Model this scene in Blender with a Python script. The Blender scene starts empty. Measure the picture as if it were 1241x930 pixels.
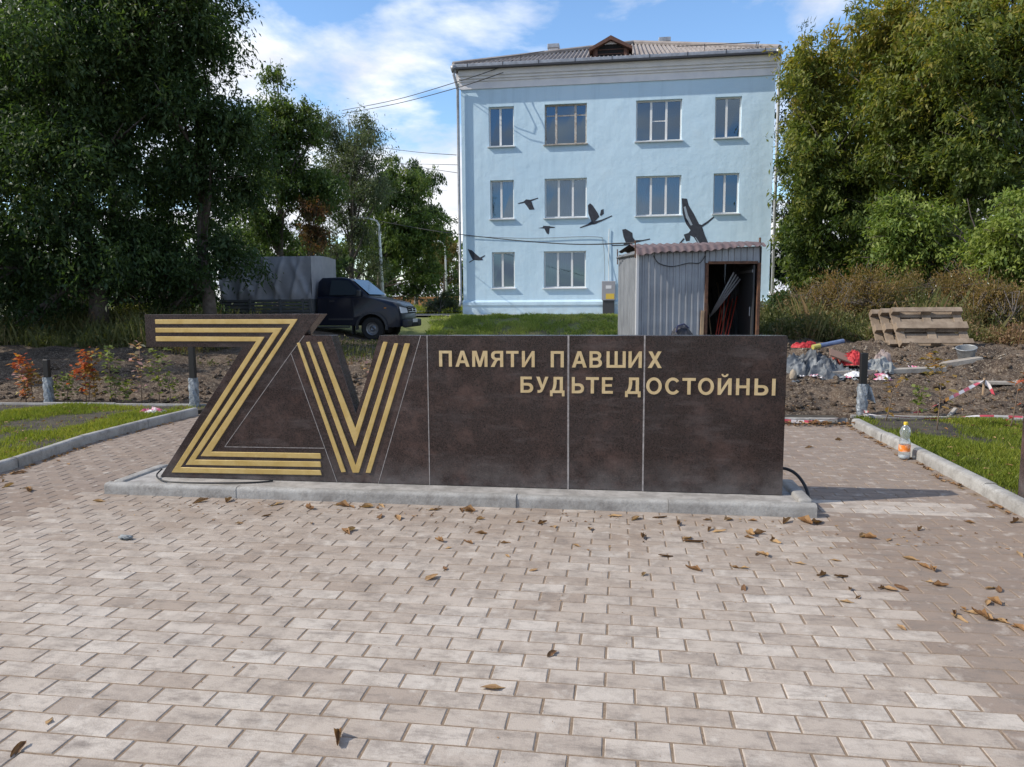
import bpy, bmesh, math, random
import numpy as np
from mathutils import Matrix, Vector, Euler

random.seed(7); rng = np.random.default_rng(7)
S = bpy.context.scene
COL = S.collection
R = math.radians

# ------------------------------------------------------------------ camera
CAM_M = ((0.9899807516, 0.1410805355, -0.0058646301),      # right
         (0.0096467991, -0.1090125574, -0.9939935622),     # down
         (-0.1408724624, 0.9839779189, -0.1092813091))     # forward
CAM_H, FPX, PCX, PCY = 1.343, 896.5, 620.5, 465.0
cam = bpy.data.cameras.new('camera'); camo = bpy.data.objects.new('camera', cam); COL.objects.link(camo)
r_, d_, f_ = CAM_M
camo.matrix_world = Matrix(((r_[0], -d_[0], -f_[0], 0), (r_[1], -d_[1], -f_[1], 0), (r_[2], -d_[2], -f_[2], CAM_H), (0, 0, 0, 1)))
cam.sensor_width = 36; cam.lens = FPX / 1241 * 36; cam.clip_end = 3000; cam.clip_start = .05
S.camera = camo
# ------------------------------------------------------------------ sky, sun, exposure
SUN_AZ = math.atan2(.31, .951)          # direction the light travels in plan (from +x towards +y)
SUN_EL = R(40)
W = bpy.data.worlds.new('World'); S.world = W; W.use_nodes = True
nt = W.node_tree; nt.nodes.clear()
def N(t, typ, **k):
    n = t.nodes.new(typ)
    for a, b in k.items():
        if a.startswith('i_'):
            n.inputs[a[2:].replace('_', ' ')].default_value = b
        else: setattr(n, a, b)
    return n
def LK(t, a, b): t.links.new(a, b)
out = N(nt, 'ShaderNodeOutputWorld'); bg = N(nt, 'ShaderNodeBackground'); bg.inputs[1].default_value = .13
sky = N(nt, 'ShaderNodeTexSky', sky_type='NISHITA'); sky.sun_disc = False
sky.sun_elevation = SUN_EL
sky.sun_rotation = math.atan2(-math.cos(SUN_AZ), -math.sin(SUN_AZ))   # bearing of the sun, clockwise from +y
sky.air_density = 1.0; sky.dust_density = .3; sky.ozone_density = 3.0
tc = N(nt, 'ShaderNodeTexCoord')
sep = N(nt, 'ShaderNodeSeparateXYZ'); LK(nt, tc.outputs['Generated'], sep.inputs[0])
zz = N(nt, 'ShaderNodeMath', operation='ADD'); zz.inputs[1].default_value = .22; LK(nt, sep.outputs[2], zz.inputs[0])
zm = N(nt, 'ShaderNodeMath', operation='MAXIMUM'); zm.inputs[1].default_value = .06; LK(nt, zz.outputs[0], zm.inputs[0])
dx = N(nt, 'ShaderNodeMath', operation='DIVIDE'); LK(nt, sep.outputs[0], dx.inputs[0]); LK(nt, zm.outputs[0], dx.inputs[1])
dy = N(nt, 'ShaderNodeMath', operation='DIVIDE'); LK(nt, sep.outputs[1], dy.inputs[0]); LK(nt, zm.outputs[0], dy.inputs[1])
cmb = N(nt, 'ShaderNodeCombineXYZ'); LK(nt, dx.outputs[0], cmb.inputs[0]); LK(nt, dy.outputs[0], cmb.inputs[1])
CLOUD_OFF = (4.7, 2.2, 0.4)
mp = N(nt, 'ShaderNodeMapping'); mp.inputs['Location'].default_value = CLOUD_OFF; LK(nt, cmb.outputs[0], mp.inputs[0])
n1 = N(nt, 'ShaderNodeTexNoise', noise_dimensions='3D'); n1.inputs['Scale'].default_value = .95; n1.inputs['Detail'].default_value = 9; n1.inputs['Roughness'].default_value = .56
n1.inputs['Distortion'].default_value = .35
LK(nt, mp.outputs[0], n1.inputs['Vector'])
cr = N(nt, 'ShaderNodeValToRGB'); cr.color_ramp.elements[0].position = .42; cr.color_ramp.elements[1].position = .505
LK(nt, n1.outputs[0], cr.inputs[0])
n2 = N(nt, 'ShaderNodeTexNoise'); n2.inputs['Scale'].default_value = 2.2; n2.inputs['Detail'].default_value = 6
LK(nt, mp.outputs[0], n2.inputs['Vector'])
cc = N(nt, 'ShaderNodeValToRGB')
cc.color_ramp.elements[0].position = .35; cc.color_ramp.elements[0].color = (4.9, 5.2, 6.0, 1)
cc.color_ramp.elements[1].position = .62; cc.color_ramp.elements[1].color = (8.0, 8.1, 8.2, 1)
LK(nt, n2.outputs[0], cc.inputs[0])
mx = N(nt, 'ShaderNodeMixRGB'); LK(nt, cr.outputs[0], mx.inputs[0]); hs = N(nt, 'ShaderNodeHueSaturation'); hs.inputs['Saturation'].default_value = 1.08; hs.inputs['Value'].default_value = 1.45; LK(nt, sky.outputs[0], hs.inputs['Color']); LK(nt, hs.outputs[0], mx.inputs[1]); LK(nt, cc.outputs[0], mx.inputs[2])
LK(nt, mx.outputs[0], bg.inputs[0]); LK(nt, bg.outputs[0], out.inputs[0])
sl = bpy.data.lights.new('sun', 'SUN'); sl.energy = 4.0; sl.angle = R(.53); sl.color = (1, .93, .82)
so = bpy.data.objects.new('sun', sl); COL.objects.link(so)
ldir = Vector((math.cos(SUN_AZ) * math.cos(SUN_EL), math.sin(SUN_AZ) * math.cos(SUN_EL), -math.sin(SUN_EL)))
so.rotation_euler = ldir.to_track_quat('-Z', 'Y').to_euler(); so.location = (-20, -8, 30)
S.view_settings.view_transform = 'Standard'; S.view_settings.look = 'None'; S.view_settings.gamma = 1
S.view_settings.use_curve_mapping = False; S.view_settings.exposure = .28

def at(px, py, Y):                       # where a thing seen at px,py stands if it is Y metres along the site axis
    a, b = (px - PCX) / FPX, (py - PCY) / FPX
    d = [r_[i] * a + d_[i] * b + f_[i] for i in range(3)]
    t = Y / d[1]
    return Vector((t * d[0], Y, CAM_H + t * d[2]))
def onz(px, py, z=0.):
    a, b = (px - PCX) / FPX, (py - PCY) / FPX
    d = [r_[i] * a + d_[i] * b + f_[i] for i in range(3)]
    t = (z - CAM_H) / d[2]
    return Vector((t * d[0], t * d[1], z))

# ------------------------------------------------------------------ materials
def mat(name, col=(.5, .5, .5), rough=.8, metal=0., spec=.5, noise=None, bump=None, col2=None, coat=0., coord='Object', alpha=None):
    """noise=(scale, detail, lo, hi) mixes col -> col2; bump=(scale, strength, dist)"""
    m = bpy.data.materials.new(name); m.use_nodes = True; t = m.node_tree
    b = t.nodes['Principled BSDF']; b.inputs['Base Color'].default_value = (*col, 1); b.inputs['Roughness'].default_value = rough
    b.inputs['Metallic'].default_value = metal; b.inputs['Specular IOR Level'].default_value = spec; b.inputs['Coat Weight'].default_value = coat
    tcn = N(t, 'ShaderNodeTexCoord')
    if noise:
        nn = N(t, 'ShaderNodeTexNoise'); nn.inputs['Scale'].default_value = noise[0]; nn.inputs['Detail'].default_value = noise[1]; nn.inputs['Roughness'].default_value = .6
        LK(t, tcn.outputs[coord], nn.inputs['Vector'])
        rp = N(t, 'ShaderNodeValToRGB'); rp.color_ramp.elements[0].position = noise[2]; rp.color_ramp.elements[1].position = noise[3]
        rp.color_ramp.elements[0].color = (*col, 1); rp.color_ramp.elements[1].color = (*col2, 1)
        LK(t, nn.outputs[0], rp.inputs[0]); LK(t, rp.outputs[0], b.inputs['Base Color'])
    if bump:
        nb = N(t, 'ShaderNodeTexNoise'); nb.inputs['Scale'].default_value = bump[0]; nb.inputs['Detail'].default_value = 6
        LK(t, tcn.outputs[coord], nb.inputs['Vector'])
        bp = N(t, 'ShaderNodeBump'); bp.inputs['Strength'].default_value = bump[1]; bp.inputs['Distance'].default_value = bump[2]
        LK(t, nb.outputs[0], bp.inputs['Height']); LK(t, bp.outputs[0], b.inputs['Normal'])
    return m
def bsdf(m): return m.node_tree.nodes['Principled BSDF']
def mixcol(t, fac, a, b, mode='MIX'):
    n = N(t, 'ShaderNodeMixRGB', blend_type=mode)
    for s, v in ((0, fac), (1, a), (2, b)):
        if isinstance(v, (int, float)): n.inputs[s].default_value = v
        elif isinstance(v, tuple): n.inputs[s].default_value = (*v, 1)
        else: LK(t, v, n.inputs[s])
    return n.outputs[0]
def noise_fac(t, vec, scale, lo, hi, detail=6, rough=.6):
    nn = N(t, 'ShaderNodeTexNoise'); nn.inputs['Scale'].default_value = scale; nn.inputs['Detail'].default_value = detail; nn.inputs['Roughness'].default_value = rough
    if vec is not None: LK(t, vec, nn.inputs['Vector'])
    rp = N(t, 'ShaderNodeMapRange', clamp=True); rp.inputs[1].default_value = lo; rp.inputs[2].default_value = hi
    LK(t, nn.outputs[0], rp.inputs[0]); return rp.outputs[0]
def math_n(t, op, a, b=None):
    n = N(t, 'ShaderNodeMath', operation=op)
    for i, v in enumerate((a, b)):
        if v is None: continue
        if isinstance(v, (int, float)): n.inputs[i].default_value = v
        else: LK(t, v, n.inputs[i])
    return n.outputs[0]

# ------------------------------------------------------------------ mesh helpers
def link(o, parent=None):
    COL.objects.link(o)
    if parent is not None: o.parent = parent
    return o
def tag(o, label=None, cat=None, group=None, kind=None):
    if label: o['label'] = label
    if cat: o['category'] = cat
    if group: o['group'] = group
    if kind: o['kind'] = kind
    return o
def empty(name, loc=(0, 0, 0), rz=0., label=None, cat=None, group=None):
    o = bpy.data.objects.new(name, None); o.location = loc; o.rotation_euler = (0, 0, rz); o.empty_display_size = .2
    link(o); return tag(o, label, cat, group)
class MB:
    def __init__(s): s.v = []; s.f = []
    def add(s, vs, fs):
        b = len(s.v); s.v += [tuple(p) for p in vs]; s.f += [tuple(i + b for i in q) for q in fs]; return s
    def box(s, c, d, rot=None):
        x, y, z = d[0] / 2, d[1] / 2, d[2] / 2
        P = [Vector((i, j, k)) for k in (-z, z) for i, j in ((-x, -y), (x, -y), (x, y), (-x, y))]
        if rot is not None:
            m = rot if isinstance(rot, Matrix) else Euler(rot).to_matrix(); P = [m @ p for p in P]
        c = Vector(c)
        return s.add([p + c for p in P], [(3, 2, 1, 0), (4, 5, 6, 7), (0, 1, 5, 4), (1, 2, 6, 5), (2, 3, 7, 6), (3, 0, 4, 7)])
    def bar(s, a, b, w, h, up=(0, 0, 1)):
        a, b = Vector(a), Vector(b); d = (b - a); l = d.length; d.normalize(); u = Vector(up)
        sd = d.cross(u)
        if sd.length < 1e-4: sd = d.cross(Vector((0, 1, 0)))
        sd.normalize(); u = sd.cross(d)
        m = Matrix((d, sd, u)).transposed()
        return s.box((a + b) / 2, (l, w, h), m)
    def prism_y(s, poly, y0, y1):          # polygon in x,z extruded along y (y0 front)
        n = len(poly); a = sum(poly[i][0] * poly[(i + 1) % n][1] - poly[(i + 1) % n][0] * poly[i][1] for i in range(n))
        if a < 0: poly = poly[::-1]
        vs = [(p[0], y0, p[1]) for p in poly] + [(p[0], y1, p[1]) for p in poly]
        fs = [tuple(range(n)), tuple(range(2 * n - 1, n - 1, -1))] + [(i, i + n, (i + 1) % n + n, (i + 1) % n) for i in range(n)]
        return s.add(vs, fs)
    def prism_z(s, poly, z0, z1):
        n = len(poly); a = sum(poly[i][0] * poly[(i + 1) % n][1] - poly[(i + 1) % n][0] * poly[i][1] for i in range(n))
        if a < 0: poly = poly[::-1]
        vs = [(p[0], p[1], z1) for p in poly] + [(p[0], p[1], z0) for p in poly]
        return s.add(vs, [tuple(range(n)), tuple(range(2 * n - 1, n - 1, -1))] + [(i, i + n, (i + 1) % n + n, (i + 1) % n) for i in range(n)])
    def tube(s, pts, r, n=8, cap=True):
        pts = [Vector(p) for p in pts]; rs = r if isinstance(r, (list, tuple)) else [r] * len(pts)
        b = len(s.v); prev = None
        for i, p in enumerate(pts):
            d = (pts[min(i + 1, len(pts) - 1)] - pts[max(i - 1, 0)]).normalized()
            if prev is None:
                u = d.orthogonal().normalized()
            else:
                u = prev - d * prev.dot(d)
                u = u.normalized() if u.length > 1e-5 else d.orthogonal().normalized()
            prev = u; w = d.cross(u)
            for k in range(n):
                a = 2 * math.pi * k / n; q = p + (u * math.cos(a) + w * math.sin(a)) * rs[i]; s.v.append(tuple(q))
        for i in range(len(pts) - 1):
            for k in range(n):
                s.f.append((b + i * n + k, b + i * n + (k + 1) % n, b + (i + 1) * n + (k + 1) % n, b + (i + 1) * n + k))
        if cap:
            s.f.append(tuple(b + k for k in range(n - 1, -1, -1))); s.f.append(tuple(b + (len(pts) - 1) * n + k for k in range(n)))
        return s
    def lathe(s, prof, n=16, c=(0, 0, 0), axis='z'):
        b = len(s.v)
        for r, z in prof:
            for k in range(n):
                a = 2 * math.pi * k / n; x, y = r * math.cos(a), r * math.sin(a)
                p = (x, y, z) if axis == 'z' else (x, z, y)
                s.v.append((p[0] + c[0], p[1] + c[1], p[2] + c[2]))
        for i in range(len(prof) - 1):
            for k in range(n):
                q = (b + i * n + k, b + i * n + (k + 1) % n, b + (i + 1) * n + (k + 1) % n, b + (i + 1) * n + k)
                s.f.append(q if axis == 'z' else q[::-1])
        if prof[0] == prof[-1]: return s
        for i, fl in ((0, True), (len(prof) - 1, False)):
            if prof[i][0] > 1e-4:
                q = [b + i * n + k for k in range(n)]
                if fl ^ (axis != 'z'): q = q[::-1]
                s.f.append(tuple(q))
        return s
    def grid(s, fn, nu, nv):
        vs = [fn(i / nu, j / nv) for j in range(nv + 1) for i in range(nu + 1)]
        return s.add(vs, [(j * (nu + 1) + i, j * (nu + 1) + i + 1, (j + 1) * (nu + 1) + i + 1, (j + 1) * (nu + 1) + i) for j in range(nv) for i in range(nu)])
    def build(s, name, m, parent=None, smooth=False, bevel=0, seg=1, loc=None, fixn=False, along=None):
        me = bpy.data.meshes.new(name); me.from_pydata(s.v, [], s.f); me.update()
        if bevel or fixn:
            bm = bmesh.new(); bm.from_mesh(me)
            if fixn: bmesh.ops.recalc_face_normals(bm, faces=bm.faces)
            if bevel:
                es = [e for e in bm.edges if len(e.link_faces) == 2 and e.calc_face_angle(0) > .6 and (along is None or abs((e.verts[0].co - e.verts[1].co).normalized().dot(Vector(along))) > .9)]
                bmesh.ops.bevel(bm, geom=es, offset=bevel, segments=seg, affect='EDGES', profile=.5, clamp_overlap=True)
            bm.to_mesh(me); bm.free()
        if smooth is True:
            me.polygons.foreach_set('use_smooth', [True] * len(me.polygons))
        elif smooth:
            me.polygons.foreach_set('use_smooth', [True] * len(me.polygons)); me.set_sharp_from_angle(angle=smooth)
        if m is not None: me.materials.append(m)
        o = bpy.data.objects.new(name, me)
        if loc is not None: o.location = loc
        return link(o, parent)
def fast_mesh(name, V, F4=None, F3=None, tint=None):
    me = bpy.data.meshes.new(name); V = np.asarray(V, np.float32)
    me.vertices.add(len(V)); me.vertices.foreach_set('co', V.ravel())
    parts = []; starts = []; n = 0; nf = 0
    loops = []
    if F4 is not None and len(F4):
        F4 = np.asarray(F4, np.int32); loops.append(F4.ravel()); starts.append(np.arange(len(F4)) * 4); n += F4.size; nf += len(F4)
    if F3 is not None and len(F3):
        F3 = np.asarray(F3, np.int32); loops.append(F3.ravel()); starts.append(n + np.arange(len(F3)) * 3); n += F3.size; nf += len(F3)
    me.loops.add(n); me.loops.foreach_set('vertex_index', np.concatenate(loops).astype(np.int32))
    me.polygons.add(nf); me.polygons.foreach_set('loop_start', np.concatenate(starts).astype(np.int32))
    me.update(calc_edges=True); me.validate(clean_customdata=False)
    if tint is not None:
        a = me.attributes.new('tint', 'FLOAT', 'FACE'); a.data.foreach_set('value', np.asarray(tint, np.float32))
    return me
def mobj(name, me, m, parent=None):
    if m is not None: me.materials.append(m)
    return link(bpy.data.objects.new(name, me), parent)
def vnoise(x, y, seed=0, sc=1.):
    """smooth value noise on numpy arrays"""
    x = np.asarray(x, float) * sc; y = np.asarray(y, float) * sc
    xi = np.floor(x).astype(np.int64); yi = np.floor(y).astype(np.int64); fx = x - xi; fy = y - yi
    def h(a, b):
        k = (a * 374761393 + b * 668265263 + seed * 974711) & 0xffffffff
        k = ((k ^ (k >> 13)) * 1274126177) & 0xffffffff
        return ((k ^ (k >> 16)) & 0xffff) / 65535.
    sx = fx * fx * (3 - 2 * fx); sy = fy * fy * (3 - 2 * fy)
    return (h(xi, yi) * (1 - sx) + h(xi + 1, yi) * sx) * (1 - sy) + (h(xi, yi + 1) * (1 - sx) + h(xi + 1, yi + 1) * sx) * sy
def fbm(x, y, seed=0, sc=1., oct=4):
    a = 1.; t = 0.; n = 0.
    for k in range(oct):
        t = t + a * (vnoise(x, y, seed + k * 17, sc * 2 ** k) - .5); n += a; a *= .55
    return t / n * 2

# ================================================================== the setting
def ss(a, b, x):
    t = np.clip((np.asarray(x, float) - a) / (b - a), 0, 1); return t * t * (3 - 2 * t)
def height(x, y, rough=True):
    x = np.asarray(x, float); y = np.asarray(y, float)
    L = np.interp(y, [8.9, 11, 14, 16, 24], [.02, .16, .42, .55, .55])
    Cn = np.interp(y, [8.9, 11, 14, 19, 22], [.02, .09, .16, .18, .19])
    Rr = np.interp(y, [8.9, 10.6, 12.2, 13.4, 15, 20, 24], [.02, .13, .33, .50, .55, .62, .8])
    wl = ss(-7, -10, x); wr = ss(1.0, 3.2, x)
    z = Cn * (1 - wl) * (1 - wr) + L * wl + Rr * wr
    b0 = np.where(x < -5.8, 24.4, 22.6); bank = ss(0, 1, (y - b0) / 3.2)
    z = z * (1 - bank) + .8 * bank
    z = z + .5 * np.exp(-(((x - 5.95) / .6) ** 2 + ((y - 11.9) / .5) ** 2)) * .42          # spoil heap on the right
    z = z + np.maximum(0, y - 40) * .004
    low = (y < 8.95)
    if rough:
        am = ss(8.95, 9.6, y) * (1 - ss(15, 22, y)) * .13 * (.3 + 1.4 * vnoise(x, y, 5, .9))
        z = z + am * fbm(x, y, 3, 2.6, 5) + ss(8.95, 9.4, y) * (1 - ss(13, 18, y)) * .085 * np.abs(fbm(x, y, 11, 6., 3))
        z = z + ss(26, 60, y) * .25 * fbm(x, y, 9, .12, 3)
    return np.where(low, -.10, z)
def lines(segs):
    o = []
    for a, b, st in segs: o.append(np.arange(a, b, st))
    o.append([segs[-1][1]]); return np.concatenate(o)
gxs = lines([(-900, -100, 80), (-100, -20, 5), (-20, -10, .5), (-10, -6.5, .11), (-6.5, 1.5, .12), (1.5, 7.5, .06), (7.5, 20, .6), (20, 100, 5), (100, 900, 80)])
gys = lines([(-300, -20, 40), (-20, 8.5, 2.4), (8.5, 13.5, .06), (13.5, 17, .15), (17, 27, .35), (27, 60, 2), (60, 200, 10), (200, 1600, 100)])
GX, GY = np.meshgrid(gxs, gys)
GZ = height(GX, GY)
V = np.stack([GX.ravel(), GY.ravel(), GZ.ravel()], 1); nx = len(gxs); ny = len(gys)
I, J = np.meshgrid(np.arange(nx - 1), np.arange(ny - 1)); k = (J * nx + I).ravel()
gme = fast_mesh('ground', V, np.stack([k, k + 1, k + nx + 1, k + nx], 1)); gme.polygons.foreach_set('use_smooth', [True] * len(gme.polygons))
M_soil = mat('soil', rough=.95, spec=.2)
t = M_soil.node_tree; geo = N(t, 'ShaderNodeNewGeometry'); P_ = geo.outputs['Position']
c = mixcol(t, noise_fac(t, P_, 1.6, .38, .62), (.042, .030, .023), (.115, .082, .058))
c = mixcol(t, noise_fac(t, P_, 14, .5, .68, 8, .7), c, (.20, .155, .115))
c = mixcol(t, noise_fac(t, P_, 55, .58, .66, 3), c, (.33, .28, .21))
sx = N(t, 'ShaderNodeSeparateXYZ'); LK(t, P_, sx.inputs[0])
far = N(t, 'ShaderNodeMapRange', clamp=True); far.inputs[1].default_value = 22.4; far.inputs[2].default_value = 24.2; LK(t, sx.outputs[1], far.inputs[0])
c = mixcol(t, math_n(t, 'MULTIPLY', far.outputs[0], noise_fac(t, P_, 1.1, .3, .5)), c, (.16, .18, .065))
LK(t, c, bsdf(M_soil).inputs['Base Color'])
bp = N(t, 'ShaderNodeBump'); bp.inputs['Strength'].default_value = .9; bp.inputs['Distance'].default_value = .03
nb = N(t, 'ShaderNodeTexNoise'); nb.inputs['Scale'].default_value = 22; nb.inputs['Detail'].default_value = 9; nb.inputs['Roughness'].default_value = .7; LK(t, P_, nb.inputs['Vector']); LK(t, nb.outputs[0], bp.inputs['Height']); LK(t, bp.outputs[0], bsdf(M_soil).inputs['Normal'])
ground = tag(mobj('ground', gme, M_soil), kind='structure')

# ---- paving: running bond of 200 x 100 pavers, pale field inside a darker one
PL, PW, PX0, PY0 = .205, .1025, -1.467, 2.5376
M_pav = mat('paver', rough=.9, spec=.25)
t = M_pav.node_tree; geo = N(t, 'ShaderNodeNewGeometry'); P_ = geo.outputs['Position']
sx = N(t, 'ShaderNodeSeparateXYZ'); LK(t, P_, sx.inputs[0])
row = math_n(t, 'FLOOR', math_n(t, 'DIVIDE', math_n(t, 'SUBTRACT', sx.outputs[1], PY0 - PW / 2), PW))
sh = math_n(t, 'MULTIPLY', row, -.5)
colx = math_n(t, 'SUBTRACT', math_n(t, 'DIVIDE', math_n(t, 'SUBTRACT', sx.outputs[0], PX0), PL), sh)
cid = N(t, 'ShaderNodeCombineXYZ'); LK(t, math_n(t, 'FLOOR', colx), cid.inputs[0]); LK(t, row, cid.inputs[1])
wn = N(t, 'ShaderNodeTexWhiteNoise', noise_dimensions='2D'); LK(t, cid.outputs[0], wn.inputs['Vector'])
at_ = N(t, 'ShaderNodeAttribute', attribute_type='GEOMETRY', attribute_name='tint')
light = mixcol(t, wn.outputs[0], (.40, .342, .292), (.52, .465, .41))
dark = mixcol(t, wn.outputs[0], (.215, .165, .135), (.265, .21, .175))
c = mixcol(t, at_.outputs['Fac'], dark, light)
sc3 = N(t, 'ShaderNodeSeparateXYZ'); LK(t, wn.outputs[1], sc3.inputs[0])
c = mixcol(t, math_n(t, 'MULTIPLY', math_n(t, 'GREATER_THAN', sc3.outputs[1], .86), .4), c, (.25, .19, .15))      # odd browner pavers
c = mixcol(t, math_n(t, 'MULTIPLY', math_n(t, 'GREATER_THAN', sc3.outputs[2], .90), math_n(t, 'MULTIPLY', at_.outputs['Fac'], .45)), c, (.60, .56, .51))      # odd bleached ones
c = mixcol(t, math_n(t, 'MULTIPLY', noise_fac(t, P_, 1.1, .35, .75), .35), c, (.33, .26, .195))          # sand and dust drifts
sdf = N(t, 'ShaderNodeMapRange', clamp=True); sdf.inputs[1].default_value = 2.6; sdf.inputs[2].default_value = 4.4; LK(t, sx.outputs[1], sdf.inputs[0])
c = mixcol(t, math_n(t, 'MULTIPLY', math_n(t, 'MULTIPLY', math_n(t, 'MULTIPLY', sdf.outputs[0], math_n(t, 'LESS_THAN', sx.outputs[1], 4.75)), noise_fac(t, P_, 2.3, .25, .6)), .70), c, (.255, .19, .145))      # building sand walked out from the plinth
c = mixcol(t, math_n(t, 'MULTIPLY', noise_fac(t, P_, 7.5, .47, .66, 8, .74), .62), c, (.20, .168, .145))   # grey scuffs
spk = math_n(t, 'MULTIPLY', noise_fac(t, P_, 34, .60, .68, 5, .7), noise_fac(t, P_, 2.1, .50, .62, 4))
c = mixcol(t, math_n(t, 'MULTIPLY', spk, .75), c, (.10, .09, .085))      # small marks, in patches
mps = N(t, 'ShaderNodeMapping'); mps.inputs['Scale'].default_value = (3.2, 11, 1); mps.inputs['Rotation'].default_value = (0, 0, .55); LK(t, P_, mps.inputs[0])
c = mixcol(t, math_n(t, 'MULTIPLY', noise_fac(t, mps.outputs[0], 1.6, .50, .66, 8, .78), .72), c, (.165, .14, .122))      # dragged dirt smears
c = mixcol(t, math_n(t, 'MULTIPLY', noise_fac(t, P_, 11, .55, .7, 5), .45), c, (.60, .55, .49))        # pale bloom
c = mixcol(t, math_n(t, 'MULTIPLY', noise_fac(t, P_, 420, .35, .65, 2), .22), c, (.14, .11, .09))
c = mixcol(t, math_n(t, 'MULTIPLY', noise_fac(t, P_, 3.3, .60, .70, 8, .75), .6), c, (.13, .11, .10))
LK(t, c, bsdf(M_pav).inputs['Base Color'])
bp = N(t, 'ShaderNodeBump'); bp.inputs['Strength'].default_value = .35; bp.inputs['Distance'].default_value = .004
nb = N(t, 'ShaderNodeTexNoise'); nb.inputs['Scale'].default_value = 170; nb.inputs['Detail'].default_value = 6; LK(t, P_, nb.inputs['Vector']); LK(t, nb.outputs[0], bp.inputs['Height']); LK(t, bp.outputs[0], bsdf(M_pav).inputs['Normal'])
M_sand = mat('joint_sand', (.165, .118, .08), .95, noise=(60, 5, .35, .7), col2=(.26, .19, .13), bump=(200, .6, .004), coord='Object')

KX0, KX1, PYF = -4.99, 2.50, 8.36
def left_edge(y): return -4.80 - .0 * y if y < 4.6 else np.interp(y, [4.6, 5.1, 6.6, 8.36], [-4.80, -4.83, -5.08, -5.02])
bed = MB()
bed.add([(-7.5, -3, -.0024), (KX1 + .02, -3, -.0024), (KX1 + .02, PYF + .02, -.0024), (-5.08, PYF + .02, -.0024), (-5.14, 6.6, -.0024), (-4.9, 5.1, -.0024), (-4.9, 4.6, -.0024), (-7.5, 4.6, -.0024)], [(0, 1, 2, 3, 4, 5, 6, 7)])
paving = tag(bed.build('paving', M_sand), kind='structure')
def paver_mesh(name, w, d, seed):
    rr = random.Random(seed); m = MB(); m.box((0, 0, -.03), (w, d, .06)); me = bpy.data.meshes.new(name)
    me.from_pydata(m.v, [], m.f); bm = bmesh.new(); bm.from_mesh(me)
    es = [e for e in bm.edges if all(v.co.z > -.01 for v in e.verts)]
    bmesh.ops.bevel(bm, geom=es, offset=.0035, segments=1, affect='EDGES')
    for v in bm.verts: v.co.x += rr.uniform(-.0012, .0012); v.co.y += rr.uniform(-.0012, .0012)
    bm.to_mesh(me); bm.free(); me.materials.append(M_pav); return me
def tinted(me, name, val):
    c = me.copy(); c.name = name; a = c.attributes.new('tint', 'FLOAT', 'FACE'); a.data.foreach_set('value', [val] * len(c.polygons)); return c
pm = [paver_mesh('paver', .1983, .0958, s) for s in range(5)]
pm_l = [tinted(m, 'paver', 1.) for m in pm]; pm_d = [tinted(m, 'paver', 0.) for m in pm]
pav = []
for rw in range(-58, 58):
    y = PY0 + rw * PW
    if y < -2.6 or y > PYF - .04: continue
    shf = (-rw * .5) % 1
    le = -7.3 if y < 4.6 else left_edge(y)
    for cidx in range(-40, 30):
        x = PX0 + (cidx + shf + .5) * PL
        if x - PL / 2 < le - .12 or x + PL / 2 > KX1 + .11: continue
        if -3.55 < x < 1.2 and 4.78 < y < 5.33 and not (x > 1.1): continue
        lt = (-3.77 < x < 1.235 and y < 4.72) or (1.39 < x < 2.25 and 4.80 < y < 5.20)
        q = Vector((x, y, 0)) - Vector((0, 0, CAM_H))
        cz = Vector(f_).dot(q); vis = False; sz = 0
        if cz > .2:
            u = PCX + FPX * Vector(r_).dot(q) / cz; v = PCY + FPX * Vector(d_).dot(q) / cz
            vis = -30 < u < 1271 and v < 960; sz = 1 / cz
        pav.append((vis, sz, x, y, lt))
pav.sort(key=lambda a: (not a[0], -a[1]))
rest_v, rest_f, rest_t = [], [], []
for i, (vis, sz, x, y, lt) in enumerate(pav):
    zz_ = .0012 * random.random() + .0004 * float(fbm(x, y, 21, .8, 2)); rx, ry, rz = [random.uniform(-.004, .004) for _ in range(3)]
    jx, jy = random.uniform(-.0012, .0012), random.uniform(-.0012, .0012)
    if i < 300:
        o = bpy.data.objects.new('paver', (pm_l if lt else pm_d)[i % 5]); o.location = (x + jx, y + jy, zz_); o.rotation_euler = (rx, ry, rz)
        link(o, paving)
    else:
        me = pm[i % 5]; mw = Matrix.Translation((x + jx, y + jy, zz_)) @ Euler((rx, ry, rz)).to_matrix().to_4x4()
        b = len(rest_v); rest_v += [tuple(mw @ v.co) for v in me.vertices]
        for p in me.polygons: rest_f.append(tuple(b + j for j in p.vertices)); rest_t.append(1. if lt else 0.)
me = bpy.data.meshes.new('pavers'); me.from_pydata(rest_v, [], rest_f); a = me.attributes.new('tint', 'FLOAT', 'FACE'); a.data.foreach_set('value', rest_t)
tag(mobj('paver_field', me, M_pav, paving), kind='stuff')

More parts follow.
